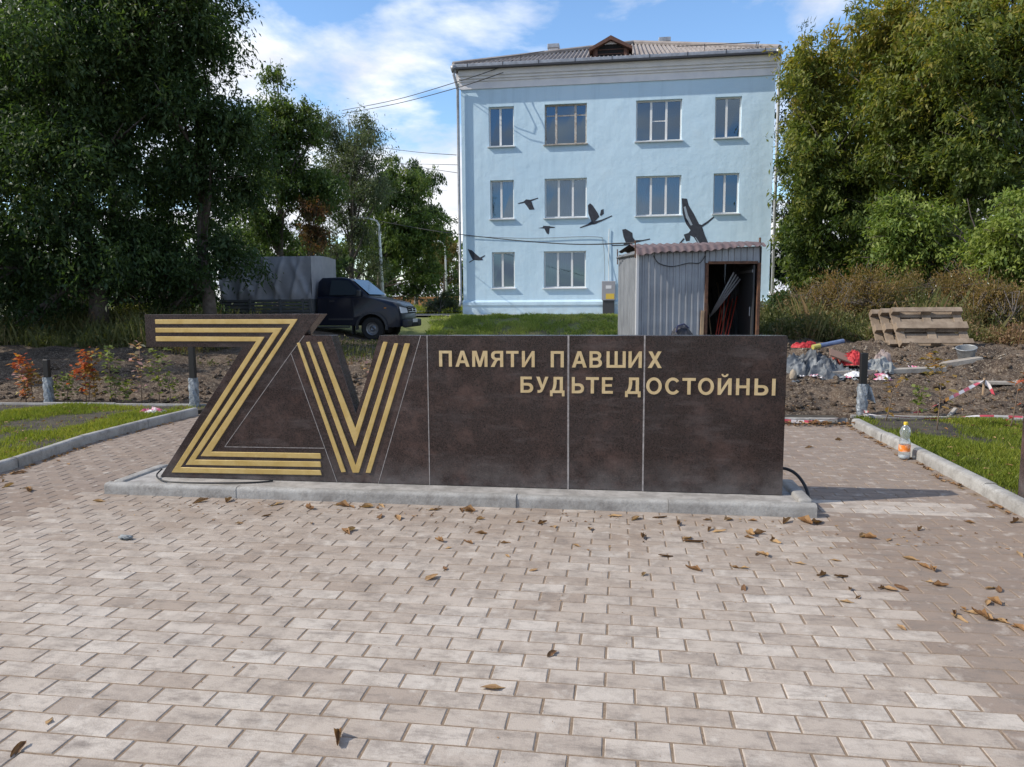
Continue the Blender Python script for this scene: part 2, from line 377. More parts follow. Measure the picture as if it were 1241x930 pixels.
# ---- kerbs
M_conc = mat('concrete', rough=.9, spec=.3)
t = M_conc.node_tree; tcn = N(t, 'ShaderNodeNewGeometry'); P_ = tcn.outputs['Position']
c = mixcol(t, noise_fac(t, P_, 3, .35, .65), (.27, .26, .245), (.39, .38, .36))
c = mixcol(t, math_n(t, 'MULTIPLY', noise_fac(t, P_, 9, .46, .66, 9, .75), .7), c, (.155, .142, .13))
c = mixcol(t, math_n(t, 'MULTIPLY', noise_fac(t, P_, 150, .45, .7, 3), .35), c, (.16, .15, .14))
LK(t, c, bsdf(M_conc).inputs['Base Color'])
bp = N(t, 'ShaderNodeBump'); bp.inputs['Strength'].default_value = .5; bp.inputs['Distance'].default_value = .006
nb = N(t, 'ShaderNodeTexNoise'); nb.inputs['Scale'].default_value = 60; nb.inputs['Detail'].default_value = 8; LK(t, P_, nb.inputs['Vector']); LK(t, nb.outputs[0], bp.inputs['Height']); LK(t, bp.outputs[0], bsdf(M_conc).inputs['Normal'])
def kerb(name, path, w, top, ln=1.0, bev=.02, zb=-.12, sagr=.006):
    root = empty(name, (0, 0, 0)); root['kind'] = 'structure'
    pts = [Vector((*p, 0)) for p in path]; tot = [0]
    for a, b in zip(pts, pts[1:]): tot.append(tot[-1] + (b - a).length)
    def P(s):
        s = min(max(s, 0), tot[-1] - 1e-6)
        for i in range(len(pts) - 1):
            if s <= tot[i + 1]: return pts[i].lerp(pts[i + 1], (s - tot[i]) / (tot[i + 1] - tot[i]))
    s = 0
    while s < tot[-1] - .05:
        e = min(s + ln, tot[-1]); a, b = P(s), P(e)
        d = (b - a).normalized(); a2, b2 = a + d * .003, b - d * .003
        dz = random.uniform(-sagr, sagr); off = Vector((-d.y, d.x, 0)) * random.uniform(-.006, .006)
        m = MB(); m.bar(a2 + off + Vector((0, 0, (top + zb) / 2 + dz)), b2 + off + Vector((0, 0, (top + zb) / 2 + dz)), w, top - zb)
        m.build('kerbstone', M_conc, root, smooth=.7, bevel=bev, seg=3, along=d)
        s = e
    return root
kerb('kerb_left', [(-4.72, -2.6), (-4.87, 2.0), (-4.91, 5.1), (-5.16, 6.6), (-5.10, 8.30)], .085, .085, bev=.026)
kerb('kerb_right', [(2.55, -2.6), (2.55, 8.30)], .10, .085, bev=.028)
kerb('kerb_rear', [(-9.5, 8.62), (-5.2, 8.84)], .05, .06, bev=.006)
kerb('kerb_rear_path', [(-4.9, 8.44), (2.5, 8.46)], .06, .05, bev=.008)
kerb('kerb_rear_right', [(2.62, 8.74), (9.5, 8.66)], .05, .055, bev=.006)

# ---- lawns: soil sheet plus a mass of short grass
M_lawn = mat('lawn_soil', (.026, .021, .016), .95, noise=(6, 7, .4, .62), col2=(.065, .052, .036), bump=(40, .8, .02))
def lawn(name, poly, z):
    m = MB(); xs = [p[0] for p in poly]; ys = [p[1] for p in poly]
    m.prism_z(poly, z - .1, z); return tag(m.build(name, M_lawn), kind='structure')
lawn_l = [(-14, 2.), (-4.93, 2.), (-4.96, 5.1), (-5.2, 6.6), (-5.15, 8.55), (-5.2, 8.8), (-14, 8.4)]
lawn_r = [(2.6, 2.), (9.5, 2.), (9.5, 8.63), (2.6, 8.7)]
lawn('lawn_left', lawn_l, .03); lawn('lawn_right', lawn_r, .028)
lawn('soil_strip', [(-5.05, 8.36), (2.5, 8.36), (2.5, 9.1), (-5.05, 9.1)], .012)
M_grass = bpy.data.materials.new('grass'); M_grass.use_nodes = True
def leafmat(m, ramp, rough=.55, trans=.35):
    t = m.node_tree; b = t.nodes['Principled BSDF']; o = t.nodes['Material Output']
    an = N(t, 'ShaderNodeAttribute', attribute_name='tint'); rp = N(t, 'ShaderNodeValToRGB')
    while len(rp.color_ramp.elements) < len(ramp): rp.color_ramp.elements.new(.5)
    for e, (p, c) in zip(rp.color_ramp.elements, ramp): e.position = p; e.color = (*c, 1)
    LK(t, an.outputs['Fac'], rp.inputs[0]); LK(t, rp.outputs[0], b.inputs['Base Color'])
    b.inputs['Roughness'].default_value = rough; b.inputs['Specular IOR Level'].default_value = .3
    tr = N(t, 'ShaderNodeBsdfTranslucent'); mc = N(t, 'ShaderNodeMixRGB', blend_type='MULTIPLY'); mc.inputs[0].default_value = 1; mc.inputs[2].default_value = (1.5, 1.6, .7, 1)
    LK(t, rp.outputs[0], mc.inputs[1]); LK(t, mc.outputs[0], tr.inputs[0])
    ms = N(t, 'ShaderNodeMixShader'); ms.inputs[0].default_value = trans; LK(t, b.outputs[0], ms.inputs[1]); LK(t, tr.outputs[0], ms.inputs[2]); LK(t, ms.outputs[0], o.inputs[0])
    return m
def newleaf(name, ramp, **k):
    m = bpy.data.materials.new(name); m.use_nodes = True; return leafmat(m, ramp, **k)
leafmat(M_grass, [(0, (.085, .115, .018)), (.5, (.19, .225, .032)), (.85, (.29, .28, .05)), (1, (.36, .29, .12))])
M_grassb = newleaf('bank_grass', [(0, (.14, .19, .04)), (.45, (.29, .35, .08)), (.8, (.42, .42, .14)), (1, (.50, .43, .21))])
def in_poly(x, y, poly):
    r = np.zeros(len(x), bool); n = len(poly)
    for i in range(n):
        x1, y1 = poly[i]; x2, y2 = poly[(i + 1) % n]
        cnd = ((y1 > y) != (y2 > y)) & (x < (x2 - x1) * (y - y1) / (y2 - y1 + 1e-12) + x1); r ^= cnd
    return r
def blades(x, y, z, h, w, lean=.5, tint=None):
    n = len(x); a = rng.uniform(0, 2 * np.pi, n); b = rng.uniform(0, 2 * np.pi, n); l = rng.uniform(0, lean, n) * h
    dx, dy = np.cos(a) * w / 2, np.sin(a) * w / 2; lx, ly = np.cos(b) * l, np.sin(b) * l
    v0 = np.stack([x - dx, y - dy, z], 1); v1 = np.stack([x + dx, y + dy, z], 1)
    v2 = np.stack([x + dx * .6 + lx * .4, y + dy * .6 + ly * .4, z + h * .6], 1); v3 = np.stack([x + lx, y + ly, z + h], 1)
    V = np.stack([v0, v1, v2, v3], 1).reshape(-1, 3); k = np.arange(n) * 4
    return V, np.stack([k, k + 1, k + 2, k + 3], 1)
def grass_patch(name, label, poly, n, zf, hmin, hmax, w, seed, mname=M_grass, thr=.42, lean=.7, cat='grass', sc=1.3):
    xs = np.array([p[0] for p in poly]); ys = np.array([p[1] for p in poly])
    x = rng.uniform(xs.min(), xs.max(), n); y = rng.uniform(ys.min(), ys.max(), n); k = in_poly(x, y, poly)
    d = .5 + .55 * fbm(x, y, seed, sc, 4); k &= rng.uniform(0, 1, n) < np.clip((d - thr) * 5, .02, 1)
    x, y, d = x[k], y[k], d[k]; n = len(x); h = rng.uniform(hmin, hmax, n) * (.25 + 1.2 * np.clip(d, 0, 1))
    V, F = blades(x, y, zf(x, y) - .005, h, w * rng.uniform(.7, 1.3, n), lean)
    tn = np.clip(.5 + .5 * fbm(x, y, seed + 3, .9, 3) + rng.normal(0, .16, n), 0, 1)
    return tag(mobj(name, fast_mesh(name, V, F, tint=tn), mname), label, cat, kind='stuff')
LWL = [(-9.5, 3.5), (-4.98, 3.5), (-5.0, 5.1), (-5.24, 6.6), (-5.18, 8.75), (-9.5, 8.5)]
LWR = [(2.63, 4.2), (6.5, 4.2), (6.5, 8.6), (2.63, 8.65)]
grass_patch('grass', 'short patchy green grass on the lawn left of the monument', LWL, 260000, lambda x, y: .03 + 0 * x, .025, .07, .0065, 31, thr=.36)
grass_patch('grass', 'short patchy green grass on the lawn right of the path', LWR, 190000, lambda x, y: .028 + 0 * x, .025, .07, .0065, 47, thr=.36)
hz = lambda x, y: height(x, y)
grass_patch('grass', 'bright green grass on the bank below the pale blue house', [(-6.2, 23.4), (2.5, 23.2), (3, 26.5), (-7, 27.2)], 60000, hz, .03, .17, .013, 61, M_grassb, thr=.30, lean=1.0, sc=2.2)
grass_patch('grass', 'grass verge under the trees beyond the road', [(-24, 33.6), (-7.2, 33.6), (-7.2, 40), (-24, 42)], 26000, hz, .15, .45, .04, 67, thr=.2, lean=.8)
# ---- road and apron
M_asph = mat('asphalt', (.11, .105, .10), .92, noise=(2.5, 8, .35, .7), col2=(.20, .19, .175), bump=(60, .5, .01))
def strip(name, x0, x1, y0, y1, dz, m, nx=40):
    b = MB()
    b.grid(lambda u, v: (x0 + (x1 - x0) * u, y0 + (y1 - y0) * v, float(height(x0 + (x1 - x0) * u, y0 + (y1 - y0) * v, False)) + dz), nx, 6)
    return tag(b.build(name, m), kind='structure')
strip('road', -60, -6.9, 28.0, 32.6, .05, M_asph)
M_apron = mat('apron_concrete', (.30, .28, .25), .92, noise=(2, 7, .35, .65), col2=(.42, .40, .36), bump=(40, .4, .01))
strip('building_apron', -6.9, 6.4, 28.6, 30.98, .03, M_apron)
strip('pavement', -60, -6.9, 32.6, 33.6, .16, M_apron)

# ================================================================== monument
YF, YB, ZB = 4.97, 5.10, .066           # front face, back face, foot
M_gran = mat('granite', rough=.34, spec=.5)
t = M_gran.node_tree; geo = N(t, 'ShaderNodeNewGeometry'); P_ = geo.outputs['Position']
c = mixcol(t, noise_fac(t, P_, 95, .40, .64, 6, .85), (.0015, .0012, .0012), (.062, .038, .035))
c = mixcol(t, math_n(t, 'MULTIPLY', noise_fac(t, P_, 330, .56, .7, 3), .45), c, (.12, .088, .084))
c = mixcol(t, math_n(t, 'MULTIPLY', noise_fac(t, P_, 2.2, .50, .64, 10, .82), .75), c, (.098, .058, .049))
oi = N(t, 'ShaderNodeObjectInfo'); pv = N(t, 'ShaderNodeMapRange'); pv.inputs[3].default_value = .7; pv.inputs[4].default_value = 1.15; LK(t, oi.outputs['Random'], pv.inputs[0])
hv = N(t, 'ShaderNodeHueSaturation'); LK(t, pv.outputs[0], hv.inputs['Value']); LK(t, c, hv.inputs['Color']); c = hv.outputs[0]
mpn = N(t, 'ShaderNodeMapping'); mpn.inputs['Scale'].default_value = (2.2, 2.2, 9); LK(t, P_, mpn.inputs[0])
c = mixcol(t, math_n(t, 'MULTIPLY', noise_fac(t, mpn.outputs[0], 1.4, .52, .72, 8, .75), .4), c, (.12, .10, .098))   # chalky wipe marks
sx = N(t, 'ShaderNodeSeparateXYZ'); LK(t, P_, sx.inputs[0])
low = N(t, 'ShaderNodeMapRange', clamp=True); low.inputs[1].default_value = .30; low.inputs[2].default_value = .06; LK(t, sx.outputs[2], low.inputs[0])
c = mixcol(t, math_n(t, 'MULTIPLY', math_n(t, 'MULTIPLY', low.outputs[0], noise_fac(t, P_, 6, .3, .65)), .5), c, (.20, .185, .18))     # patchy paler grey towards the foot
LK(t, c, bsdf(M_gran).inputs['Base Color'])
rr_ = N(t, 'ShaderNodeMapRange'); rr_.inputs[3].default_value = .10; rr_.inputs[4].default_value = .32; LK(t, noise_fac(t, P_, 5, .3, .7), rr_.inputs[0]); LK(t, rr_.outputs[0], bsdf(M_gran).inputs['Roughness'])
bp = N(t, 'ShaderNodeBump'); bp.inputs['Strength'].default_value = .25; bp.inputs['Distance'].default_value = .002
nb = N(t, 'ShaderNodeTexNoise'); nb.inputs['Scale'].default_value = 240; nb.inputs['Detail'].default_value = 5; LK(t, P_, nb.inputs['Vector']); LK(t, nb.outputs[0], bp.inputs['Height']); LK(t, bp.outputs[0], bsdf(M_gran).inputs['Normal'])
M_gold = mat('gold_paint', (.47, .325, .105), .4, metal=.2, noise=(14, 6, .35, .7), col2=(.57, .42, .17), bump=(90, .25, .002))
M_goldl = mat('gold_letter', (.52, .385, .195), .4, metal=.15, noise=(20, 6, .35, .7), col2=(.62, .48, .27), bump=(140, .2, .001))
M_grout = mat('grout', (.34, .31, .30), .9, noise=(30, 5, .4, .6), col2=(.22, .20, .19))
mon = empty('monument', (-1.1, YF, ZB), 0, 'long polished dark granite memorial wall with golden stripes and lettering', 'monument')
def onface(px, py, y=YF): p = at(px, py, y); return (p.x, p.z)
def local(o, par=mon):
    if o.parent is par: o.matrix_parent_inverse = Matrix.Translation(par.location).inverted()      # parts are modelled in site coordinates
    return o
XR = 1.085
ztop = sum(onface(q, 406.8)[1] for q in (470, 700, 940)) / 3; zz0 = onface(280, 380.8)[1]
def shrink(poly, d):
    c = np.array(poly, float); n = len(c); a = sum(c[i][0] * c[(i + 1) % n][1] - c[(i + 1) % n][0] * c[i][1] for i in range(n))
    if a < 0: c = c[::-1]
    o = []
    for i in range(n):
        e1 = c[i] - c[i - 1]; e2 = c[(i + 1) % n] - c[i]; e1 /= np.linalg.norm(e1); e2 /= np.linalg.norm(e2)
        n1 = np.array((-e1[1], e1[0])); n2 = np.array((-e2[1], e2[0])); b = n1 + n2; o.append(tuple(c[i] + b * d / max(.25, 1 + float(n1 @ n2))))
    return o
def flat(px, py, z): return (onface(px, py)[0], z)
xZl = onface(175.8, 400)[0]; zArm = onface(235, 421)[1]
pA = onface(293.9, 421.3); pBL = (onface(193.5, 577)[0], ZB)
pZtr = flat(389, 380.5, zz0); pVtl = flat(368.7, 405, ztop); pJ = onface(352.5, 428.2)
pVn0 = flat(401.5, 405, ztop); pVn1 = onface(431.4, 500.6); pVn2 = flat(459.6, 406, ztop)
pVl = flat(408.4, 582, ZB); pVr = flat(458.5, 584, ZB); pVrt = flat(509.8, 407, ztop)
pT1 = onface(272.3, 541.7); pT2 = (onface(391.5, 543.4)); pT2 = (pVl[0] + (pJ[0] - pVl[0]) * (pT2[1] - ZB) / (pJ[1] - ZB), pT2[1])
xj = [(onface(517.7, 408)[0] + onface(520.6, 586)[0]) / 2, (onface(688, 408)[0] + onface(689.3, 590)[0]) / 2, (onface(781, 408)[0] + onface(779.3, 595)[0]) / 2]
panels = [
    ([(xZl, zz0), (xZl, zArm), (pA[0], zArm), pBL, pVl, pT2, pT1, pJ, pVtl, pZtr], 'z-shaped granite panel'),
    ([pT1, pT2, pJ], None),
    ([pVtl, pJ, pT2, pVl, pVr, pVrt, pVn2, pVn1, pVn0], 'v-shaped granite panel'),
    ([pVr, (xj[0], ZB), (xj[0], ztop), pVrt], None),
    ([(xj[0], ZB), (xj[1], ZB), (xj[1], ztop), (xj[0], ztop)], None),
    ([(xj[1], ZB), (xj[2], ZB), (xj[2], ztop), (xj[1], ztop)], None),
    ([(xj[2], ZB), (XR, ZB), (XR, ztop), (xj[2], ztop)], None)]
def tri_prism(poly, y0, y1, name, m, par, bev=.0015):
    b = MB(); b.prism_y(poly, y0, y1); o = b.build(name, m, par, bevel=0, fixn=True)
    bm = bmesh.new(); bm.from_mesh(o.data); es = [e for e in bm.edges if e.calc_face_angle(0) > .5]
    if bev: bmesh.ops.bevel(bm, geom=es, offset=bev, segments=1, affect='EDGES', clamp_overlap=True)
    bmesh.ops.triangulate(bm, faces=[f for f in bm.faces if len(f.verts) > 4]); bm.to_mesh(o.data); bm.free(); return local(o, par)
for k, (poly, lb) in enumerate(panels):
    o = tri_prism(shrink(poly, .0014), YF + .0006 * (k % 3), YB, 'panel', M_gran, mon, .0022)
    if lb: o['label'] = lb
# pale grout in the joints, a sliver behind the face
for a, b, w in [(pVtl, pJ, .004), (pJ, pT1, .004), (pT1, pT2, .004), (pJ, pVl, .004), (pVrt, pVr, .0045), ((xj[0], ztop), (xj[0], ZB), .006), ((xj[1], ztop), (xj[1], ZB), .012), ((xj[2], ztop), (xj[2], ZB), .010)]:
    m = MB(); m.bar((a[0], YF + .001, a[1]), (b[0], YF + .001, b[1]), .004, w, up=(b[1] - a[1], 0, a[0] - b[0])); local(m.build('joint', M_grout, mon))
# raised gold stripes
TH = .0065
Zs = [[(188.2, 387.4), (361, 387), (256.6, 547.5), (388.6, 549.5), (389.6, 556), (243.5, 552.9), (352.3, 392.8), (188.7, 392.9)],
      [(188.6, 397.6), (342.3, 397.7), (236.9, 557.2), (388.6, 559.6), (389.6, 566.2), (225.4, 563.4), (331.3, 403.2), (189, 403.2)],
      [(188.9, 407.9), (321, 408.5), (219.4, 566.4), (388.6, 570), (390.2, 576), (208.3, 572.7), (310.8, 413.9), (189.5, 413.9)]]
Vs = [[(359.9, 416), (363.7, 415.3), (419.5, 572), (414, 572.6)],
      [(371.2, 414.8), (375.6, 414.4), (431.4, 563.6), (478.1, 416.2), (482.9, 416.4), (435.2, 573), (427.8, 573)],
      [(385.1, 414.8), (390.1, 414.4), (431, 519), (464.8, 414.4), (470, 414.8), (430.7, 541)],
      [(490.8, 416.2), (497.1, 416.6), (449.2, 573.4), (443.4, 573)]]
for s in Zs + Vs:
    tri_prism([onface(*p) for p in s], YF - TH, YF + .002, 'stripe', M_gold, mon, .0022)
# lettering
from mathutils.geometry import tessellate_polygon
def arc(cx, cy, rx, ry, a0, a1, n): return [(cx + rx * math.cos(R(a0 + (a1 - a0) * i / n)), cy + ry * math.sin(R(a0 + (a1 - a0) * i / n))) for i in range(n + 1)]
sw, hw_ = .19, .165
BOWL = [(.44, 0), (.55, .01), (.66, .05), (.745, .14), (.785, .25), (.785, .36), (.745, .47), (.66, .56), (.55, .60), (.44, .61)]
BHOLE = [(.19, .16), (.42, .16), (.51, .18), (.575, .235), (.59, .305), (.575, .375), (.51, .43), (.42, .45), (.19, .45)]
I_ = [(0, 0), (.17, 0), (.61, .70), (.61, 0), (.8, 0), (.8, 1), (.63, 1), (.19, .30), (.19, 1), (0, 1)]
GL = {'П': [([(0, 0), (sw, 0), (sw, 1 - hw_), (.79 - sw, 1 - hw_), (.79 - sw, 0), (.79, 0), (.79, 1), (0, 1)],)],
 'А': [([(0, 0), (.21, 0), (.285, .23), (.615, .23), (.69, 0), (.9, 0), (.56, 1), (.34, 1)], [(.34, .40), (.56, .40), (.45, .76)])],
 'М': [([(0, 0), (.18, 0), (.18, .72), (.39, 0), (.55, 0), (.76, .72), (.76, 0), (.94, 0), (.94, 1), (.67, 1), (.47, .32), (.27, 1), (0, 1)],)],
 'Я': [([(.78, 0), (.78, 1), (.33, 1), (.20, .98), (.09, .91), (.035, .80), (.03, .70), (.06, .57), (.14, .48), (.26, .43), (.20, .37), (.0, 0), (.23, 0), (.38, .33), (.46, .41), (.59, .41), (.59, 0)], [(.59, .56), (.59, .84), (.36, .84), (.27, .815), (.23, .75), (.23, .66), (.27, .585), (.36, .56)])],
 'Т': [([(.285, 0), (.475, 0), (.475, 1 - hw_), (.76, 1 - hw_), (.76, 1), (0, 1), (0, 1 - hw_), (.285, 1 - hw_)],)],
 'И': [(I_,)], 'Й': [(I_,), (arc(.4, 1.26, .20, .19, 180, 360, 10) + arc(.4, 1.26, .10, .09, 360, 180, 8),)],
 'В': [([(0, 0), (.46, 0), (.60, .03), (.73, .12), (.78, .26), (.75, .41), (.63, .52), (.70, .60), (.735, .73), (.70, .87), (.59, .97), (.44, 1), (0, 1)], [(.19, .16), (.44, .16), (.54, .19), (.585, .29), (.54, .40), (.44, .43), (.19, .43)], [(.19, .60), (.40, .60), (.50, .63), (.54, .72), (.50, .81), (.40, .84), (.19, .84)])],
 'Ш': [([(0, 0), (1.19, 0), (1.19, 1), (1.0, 1), (1.0, hw_), (.69, hw_), (.69, 1), (.50, 1), (.50, hw_), (sw, hw_), (sw, 1), (0, 1)],)],
 'Х': [([(0, 0), (.24, 0), (.435, .33), (.63, 0), (.87, 0), (.56, .51), (.84, 1), (.61, 1), (.435, .69), (.26, 1), (.03, 1), (.31, .51)],)],
 'Б': [([(0, 0)] + BOWL + [(.19, .61), (.19, .84), (.70, .84), (.70, 1), (0, 1)], BHOLE)],
 'Ь': [([(0, 0)] + BOWL + [(.19, .61), (.19, 1), (0, 1)], BHOLE)],
 'Ы': [([(0, 0)] + BOWL + [(.19, .61), (.19, 1), (0, 1)], BHOLE), ([(1.0, 0), (1.19, 0), (1.19, 1), (1.0, 1)],)],
 'У': [([(.08, 0), (.22, 0), (.36, .06), (.46, .22), (.78, 1), (.57, 1), (.40, .50), (.22, 1), (0, 1), (.30, .27), (.25, .18), (.18, .16), (.08, .17)],)],
 'Д': [([(0, -.2), (.16, -.2), (.16, 0), (.74, 0), (.74, -.2), (.9, -.2), (.9, .16), (.80, .16), (.80, 1), (.22, 1), (.22, .62), (.18, .34), (.10, .16), (0, .16)], [(.29, .16), (.61, .16), (.61, .84), (.41, .84), (.41, .60), (.37, .34)])],
 'Е': [([(0, 0), (.66, 0), (.66, .16), (.19, .16), (.19, .43), (.60, .43), (.60, .58), (.19, .58), (.19, .84), (.64, .84), (.64, 1), (0, 1)],)],
 'О': [(arc(.49, .5, .49, .52, 0, 345, 23), arc(.49, .5, .295, .35, 0, 345, 23))],
 'С': [(arc(.47, .5, .47, .52, 38, 322, 22) + arc(.47, .5, .275, .35, 322, 38, 20),)],
 'Н': [([(0, 0), (sw, 0), (sw, .42), (.64, .42), (.64, 0), (.83, 0), (.83, 1), (.64, 1), (.64, .58), (sw, .58), (sw, 1), (0, 1)],)]}
def glyph(ch, x0, x1, zb, cap, par):
    shp = GL[ch]; xx = [p[0] for s_ in shp for lp in s_ for p in lp]; mn, mw = min(xx), max(xx) - min(xx); b = MB()
    for s_ in shp:
        loops = [[(x0 + (p[0] - mn) / mw * (x1 - x0), zb + p[1] * cap) for p in lp] for lp in s_]
        flat_ = [p for lp in loops for p in lp]; tris = tessellate_polygon([[Vector((p[0], p[1], 0)) for p in lp] for lp in loops])
        n = len(flat_); base = len(b.v); b.v += [(p[0], YF - .0055, p[1]) for p in flat_] + [(p[0], YF + .0008, p[1]) for p in flat_]
        b.f += [tuple(base + i for i in t_) for t_ in tris]; k = 0
        for lp in loops:
            m_ = len(lp)
            for i in range(m_): a_, c_2 = base + k + i, base + k + (i + 1) % m_; b.f.append((a_, c_2, c_2 + n, a_ + n))
            k += m_
    o = b.build('letter', M_goldl, par, fixn=True); return local(o, par)
def c4(v): return 510 + v / 5.396
def c5(v): return 730 + v / 5.396
L1 = [('П', c4(122), c4(205)), ('А', c4(228), c4(320)), ('М', c4(338), c4(437)), ('Я', c4(458), c4(540)), ('Т', c4(560), c4(640)), ('И', c4(662), c4(745)), ('П', c4(850), c4(935)), ('А', c4(988), c4(1085)), ('В', c4(1103), c4(1185)), ('Ш', c5(27), c5(152)), ('И', c5(170), c5(257)), ('Х', c5(297), c5(388))]
L2 = [('Б', c4(652), c4(735)), ('У', c4(755), c4(835)), ('Д', c4(845), c4(940)), ('Ь', c4(988), c4(1068)), ('Т', c4(1080), c4(1165)), ('Е', c4(1185), c5(70)), ('Д', c5(150), c5(252)), ('О', c5(288), c5(390)), ('С', c5(412), c5(503)), ('Т', c5(525), c5(612)), ('О', c5(628), c5(732)), ('Й', c5(757), c5(847)), ('Н', c5(877), c5(965)), ('Ы', c5(998), c5(1135))]
zb1 = (onface(535, 444.3)[1] + onface(800, 446.3)[1]) / 2; zt1 = (onface(535, 425.2)[1] + onface(800, 426.2)[1]) / 2
zb2 = (onface(635, 476)[1] + onface(935, 479.4)[1]) / 2; zt2 = (onface(635, 456.6)[1] + onface(935, 459.2)[1]) / 2
for LL, zb, zt in ((L1, zb1, zt1), (L2, zb2, zt2)):
    for ch, a, b in LL: glyph(ch, onface(a, 450)[0], onface(b, 450)[0], zb, zt - zb, mon)

# ---- plinth
pl = empty('plinth', (-1.1, 4.9, 0), 0, 'low pale concrete plinth of kerbstones around the foot of the dark memorial', 'plinth')
M_fill = mat('mortar', (.24, .225, .21), .9, noise=(9, 7, .4, .6), col2=(.36, .34, .32), bump=(50, .5, .006))
KL, KR = -3.61, 1.235
m = MB(); m.box(((KL + KR) / 2 - .02, 5.045, .0), (KR - KL - .12, .53, .128)); local(m.build('mortar_bed', M_fill, pl, bevel=.004), pl)
xk = KL
for ln in (1.0, .96, 1.0, .98, .99, .72, .5):
    e = min(xk + ln, KR); m = MB(); m.box(((xk + e) / 2, 4.735, -.016), (e - xk - .002, .085, .19))
    local(m.build('kerbstone', M_conc, pl, smooth=.7, bevel=.024, seg=3, along=(1, 0, 0), loc=(0, random.uniform(-.004, .004), random.uniform(-.004, .004))), pl); xk = e
    if xk >= KR - .02: break
for x, dz in ((KR - .045, .014), (KL + .045, .0)):
    m = MB(); m.box((x, 5.06, -.016 + dz), (.088, .555, .19)); local(m.build('kerbstone', M_conc, pl, smooth=.7, bevel=.018, seg=3), pl)
m = MB(); m.box(((KL + KR) / 2, 5.375, -.03), (KR - KL, .07, .19)); local(m.build('kerbstone', M_conc, pl, smooth=.7, bevel=.018, seg=3), pl)

# ---- cables at the plinth
M_rub = mat('black_rubber', (.012, .012, .013), .5)
def cable(name, label, pts, r, m=M_rub, cat='cable', n=7, sub=6, group=None):
    P = [Vector(p) for p in pts]; o = []
    for i in range(len(P) - 1):
        p0, p1, p2, p3 = P[max(i - 1, 0)], P[i], P[i + 1], P[min(i + 2, len(P) - 1)]
        for k in range(sub):
            u = k / sub
            o.append(.5 * ((2 * p1) + (-p0 + p2) * u + (2 * p0 - 5 * p1 + 4 * p2 - p3) * u * u + (-p0 + 3 * p1 - 3 * p2 + p3) * u ** 3))
    o.append(P[-1]); b = MB(); b.tube(o, r, n)
    return tag(b.build(name, m, None, smooth=True), label, cat, group)
cable('cable', 'black corrugated cable curving out behind the right end of the memorial', [(1.05, 5.2, .16), (1.13, 5.19, .20), (1.21, 5.15, .17), (1.262, 5.09, .09), (1.268, 5.05, .012), (1.262, 5.3, .012)], .011)
cable('cable', 'thin black wire lying on the plinth under the letter stripes', [(-3.36, 5.0, .12), (-3.36, 4.93, .085), (-3.2, 4.80, .079), (-2.9, 4.785, .079), (-2.6, 4.86, .072), (-2.45, 4.93, .072)], .006)
# ---- granite stele at the right edge
st = MB(); st.box((2.90, 5.17, .57), (.52, .12, 1.1)); tag(st.build('stele', M_gran, None, bevel=.004), 'dark grey granite slab standing on the lawn, cut off by the right picture edge', 'stele')

# ================================================================== the pale blue house
BY = 31.0
bld = empty('house', (-.35, BY, .8), 0, 'three-storey pale blue plastered house with crane mural and grey corrugated roof', 'house')
def lb(o): return local(o, bld)
M_wall = mat('blue_plaster', rough=.9, spec=.2)
t = M_wall.node_tree; geo = N(t, 'ShaderNodeNewGeometry'); P_ = geo.outputs['Position']
c = mixcol(t, noise_fac(t, P_, .35, .35, .65, 5), (.52, .69, .81), (.565, .725, .83))
c = mixcol(t, math_n(t, 'MULTIPLY', noise_fac(t, P_, 2.2, .52, .75, 8), .35), c, (.62, .74, .81))
mpn = N(t, 'ShaderNodeMapping'); mpn.inputs['Scale'].default_value = (3.5, 3.5, .22); LK(t, P_, mpn.inputs[0])
c = mixcol(t, math_n(t, 'MULTIPLY', noise_fac(t, mpn.outputs[0], 1, .52, .74, 7), .4), c, (.38, .52, .62))
sx = N(t, 'ShaderNodeSeparateXYZ'); LK(t, P_, sx.inputs[0])
low = N(t, 'ShaderNodeMapRange', clamp=True); low.inputs[1].default_value = 1.35; low.inputs[2].default_value = .8; LK(t, sx.outputs[2], low.inputs[0])
c = mixcol(t, math_n(t, 'MULTIPLY', math_n(t, 'MULTIPLY', low.outputs[0], noise_fac(t, P_, 2.5, .35, .6)), .6), c, (.36, .40, .40))
LK(t, c, bsdf(M_wall).inputs['Base Color'])
bp = N(t, 'ShaderNodeBump'); bp.inputs['Strength'].default_value = .7; bp.inputs['Distance'].default_value = .04
nb = N(t, 'ShaderNodeTexNoise'); nb.inputs['Scale'].default_value = 1.7; nb.inputs['Detail'].default_value = 6; nb.inputs['Roughness'].default_value = .55; LK(t, P_, nb.inputs['Vector']); LK(t, nb.outputs[0], bp.inputs['Height']); LK(t, bp.outputs[0], bsdf(M_wall).inputs['Normal'])
M_white = mat('white_plaster', (.76, .75, .76), .85, noise=(2, 7, .4, .7), col2=(.66, .66, .69), bump=(12, .3, .01))
M_pvc = mat('white_frame', (.72, .72, .71), .45)
M_wood = mat('old_frame', (.52, .48, .43), .7, noise=(12, 5, .4, .65), col2=(.30, .24, .19))
M_sill = mat('sill_metal', (.74, .75, .76), .4)
M_glass = bpy.data.materials.new('window_glass'); M_glass.use_nodes = True; t = M_glass.node_tree
o_ = t.nodes['Material Output']; gl = N(t, 'ShaderNodeBsdfGlossy'); gl.inputs['Roughness'].default_value = .03; gl.inputs['Color'].default_value = (.58, .78, 1, 1)  # blue of the reflected sky is put into the gloss colour
tr = N(t, 'ShaderNodeBsdfTransparent'); tr.inputs[0].default_value = (.62, .66, .68, 1); fr = N(t, 'ShaderNodeFresnel'); fr.inputs[0].default_value = 1.9
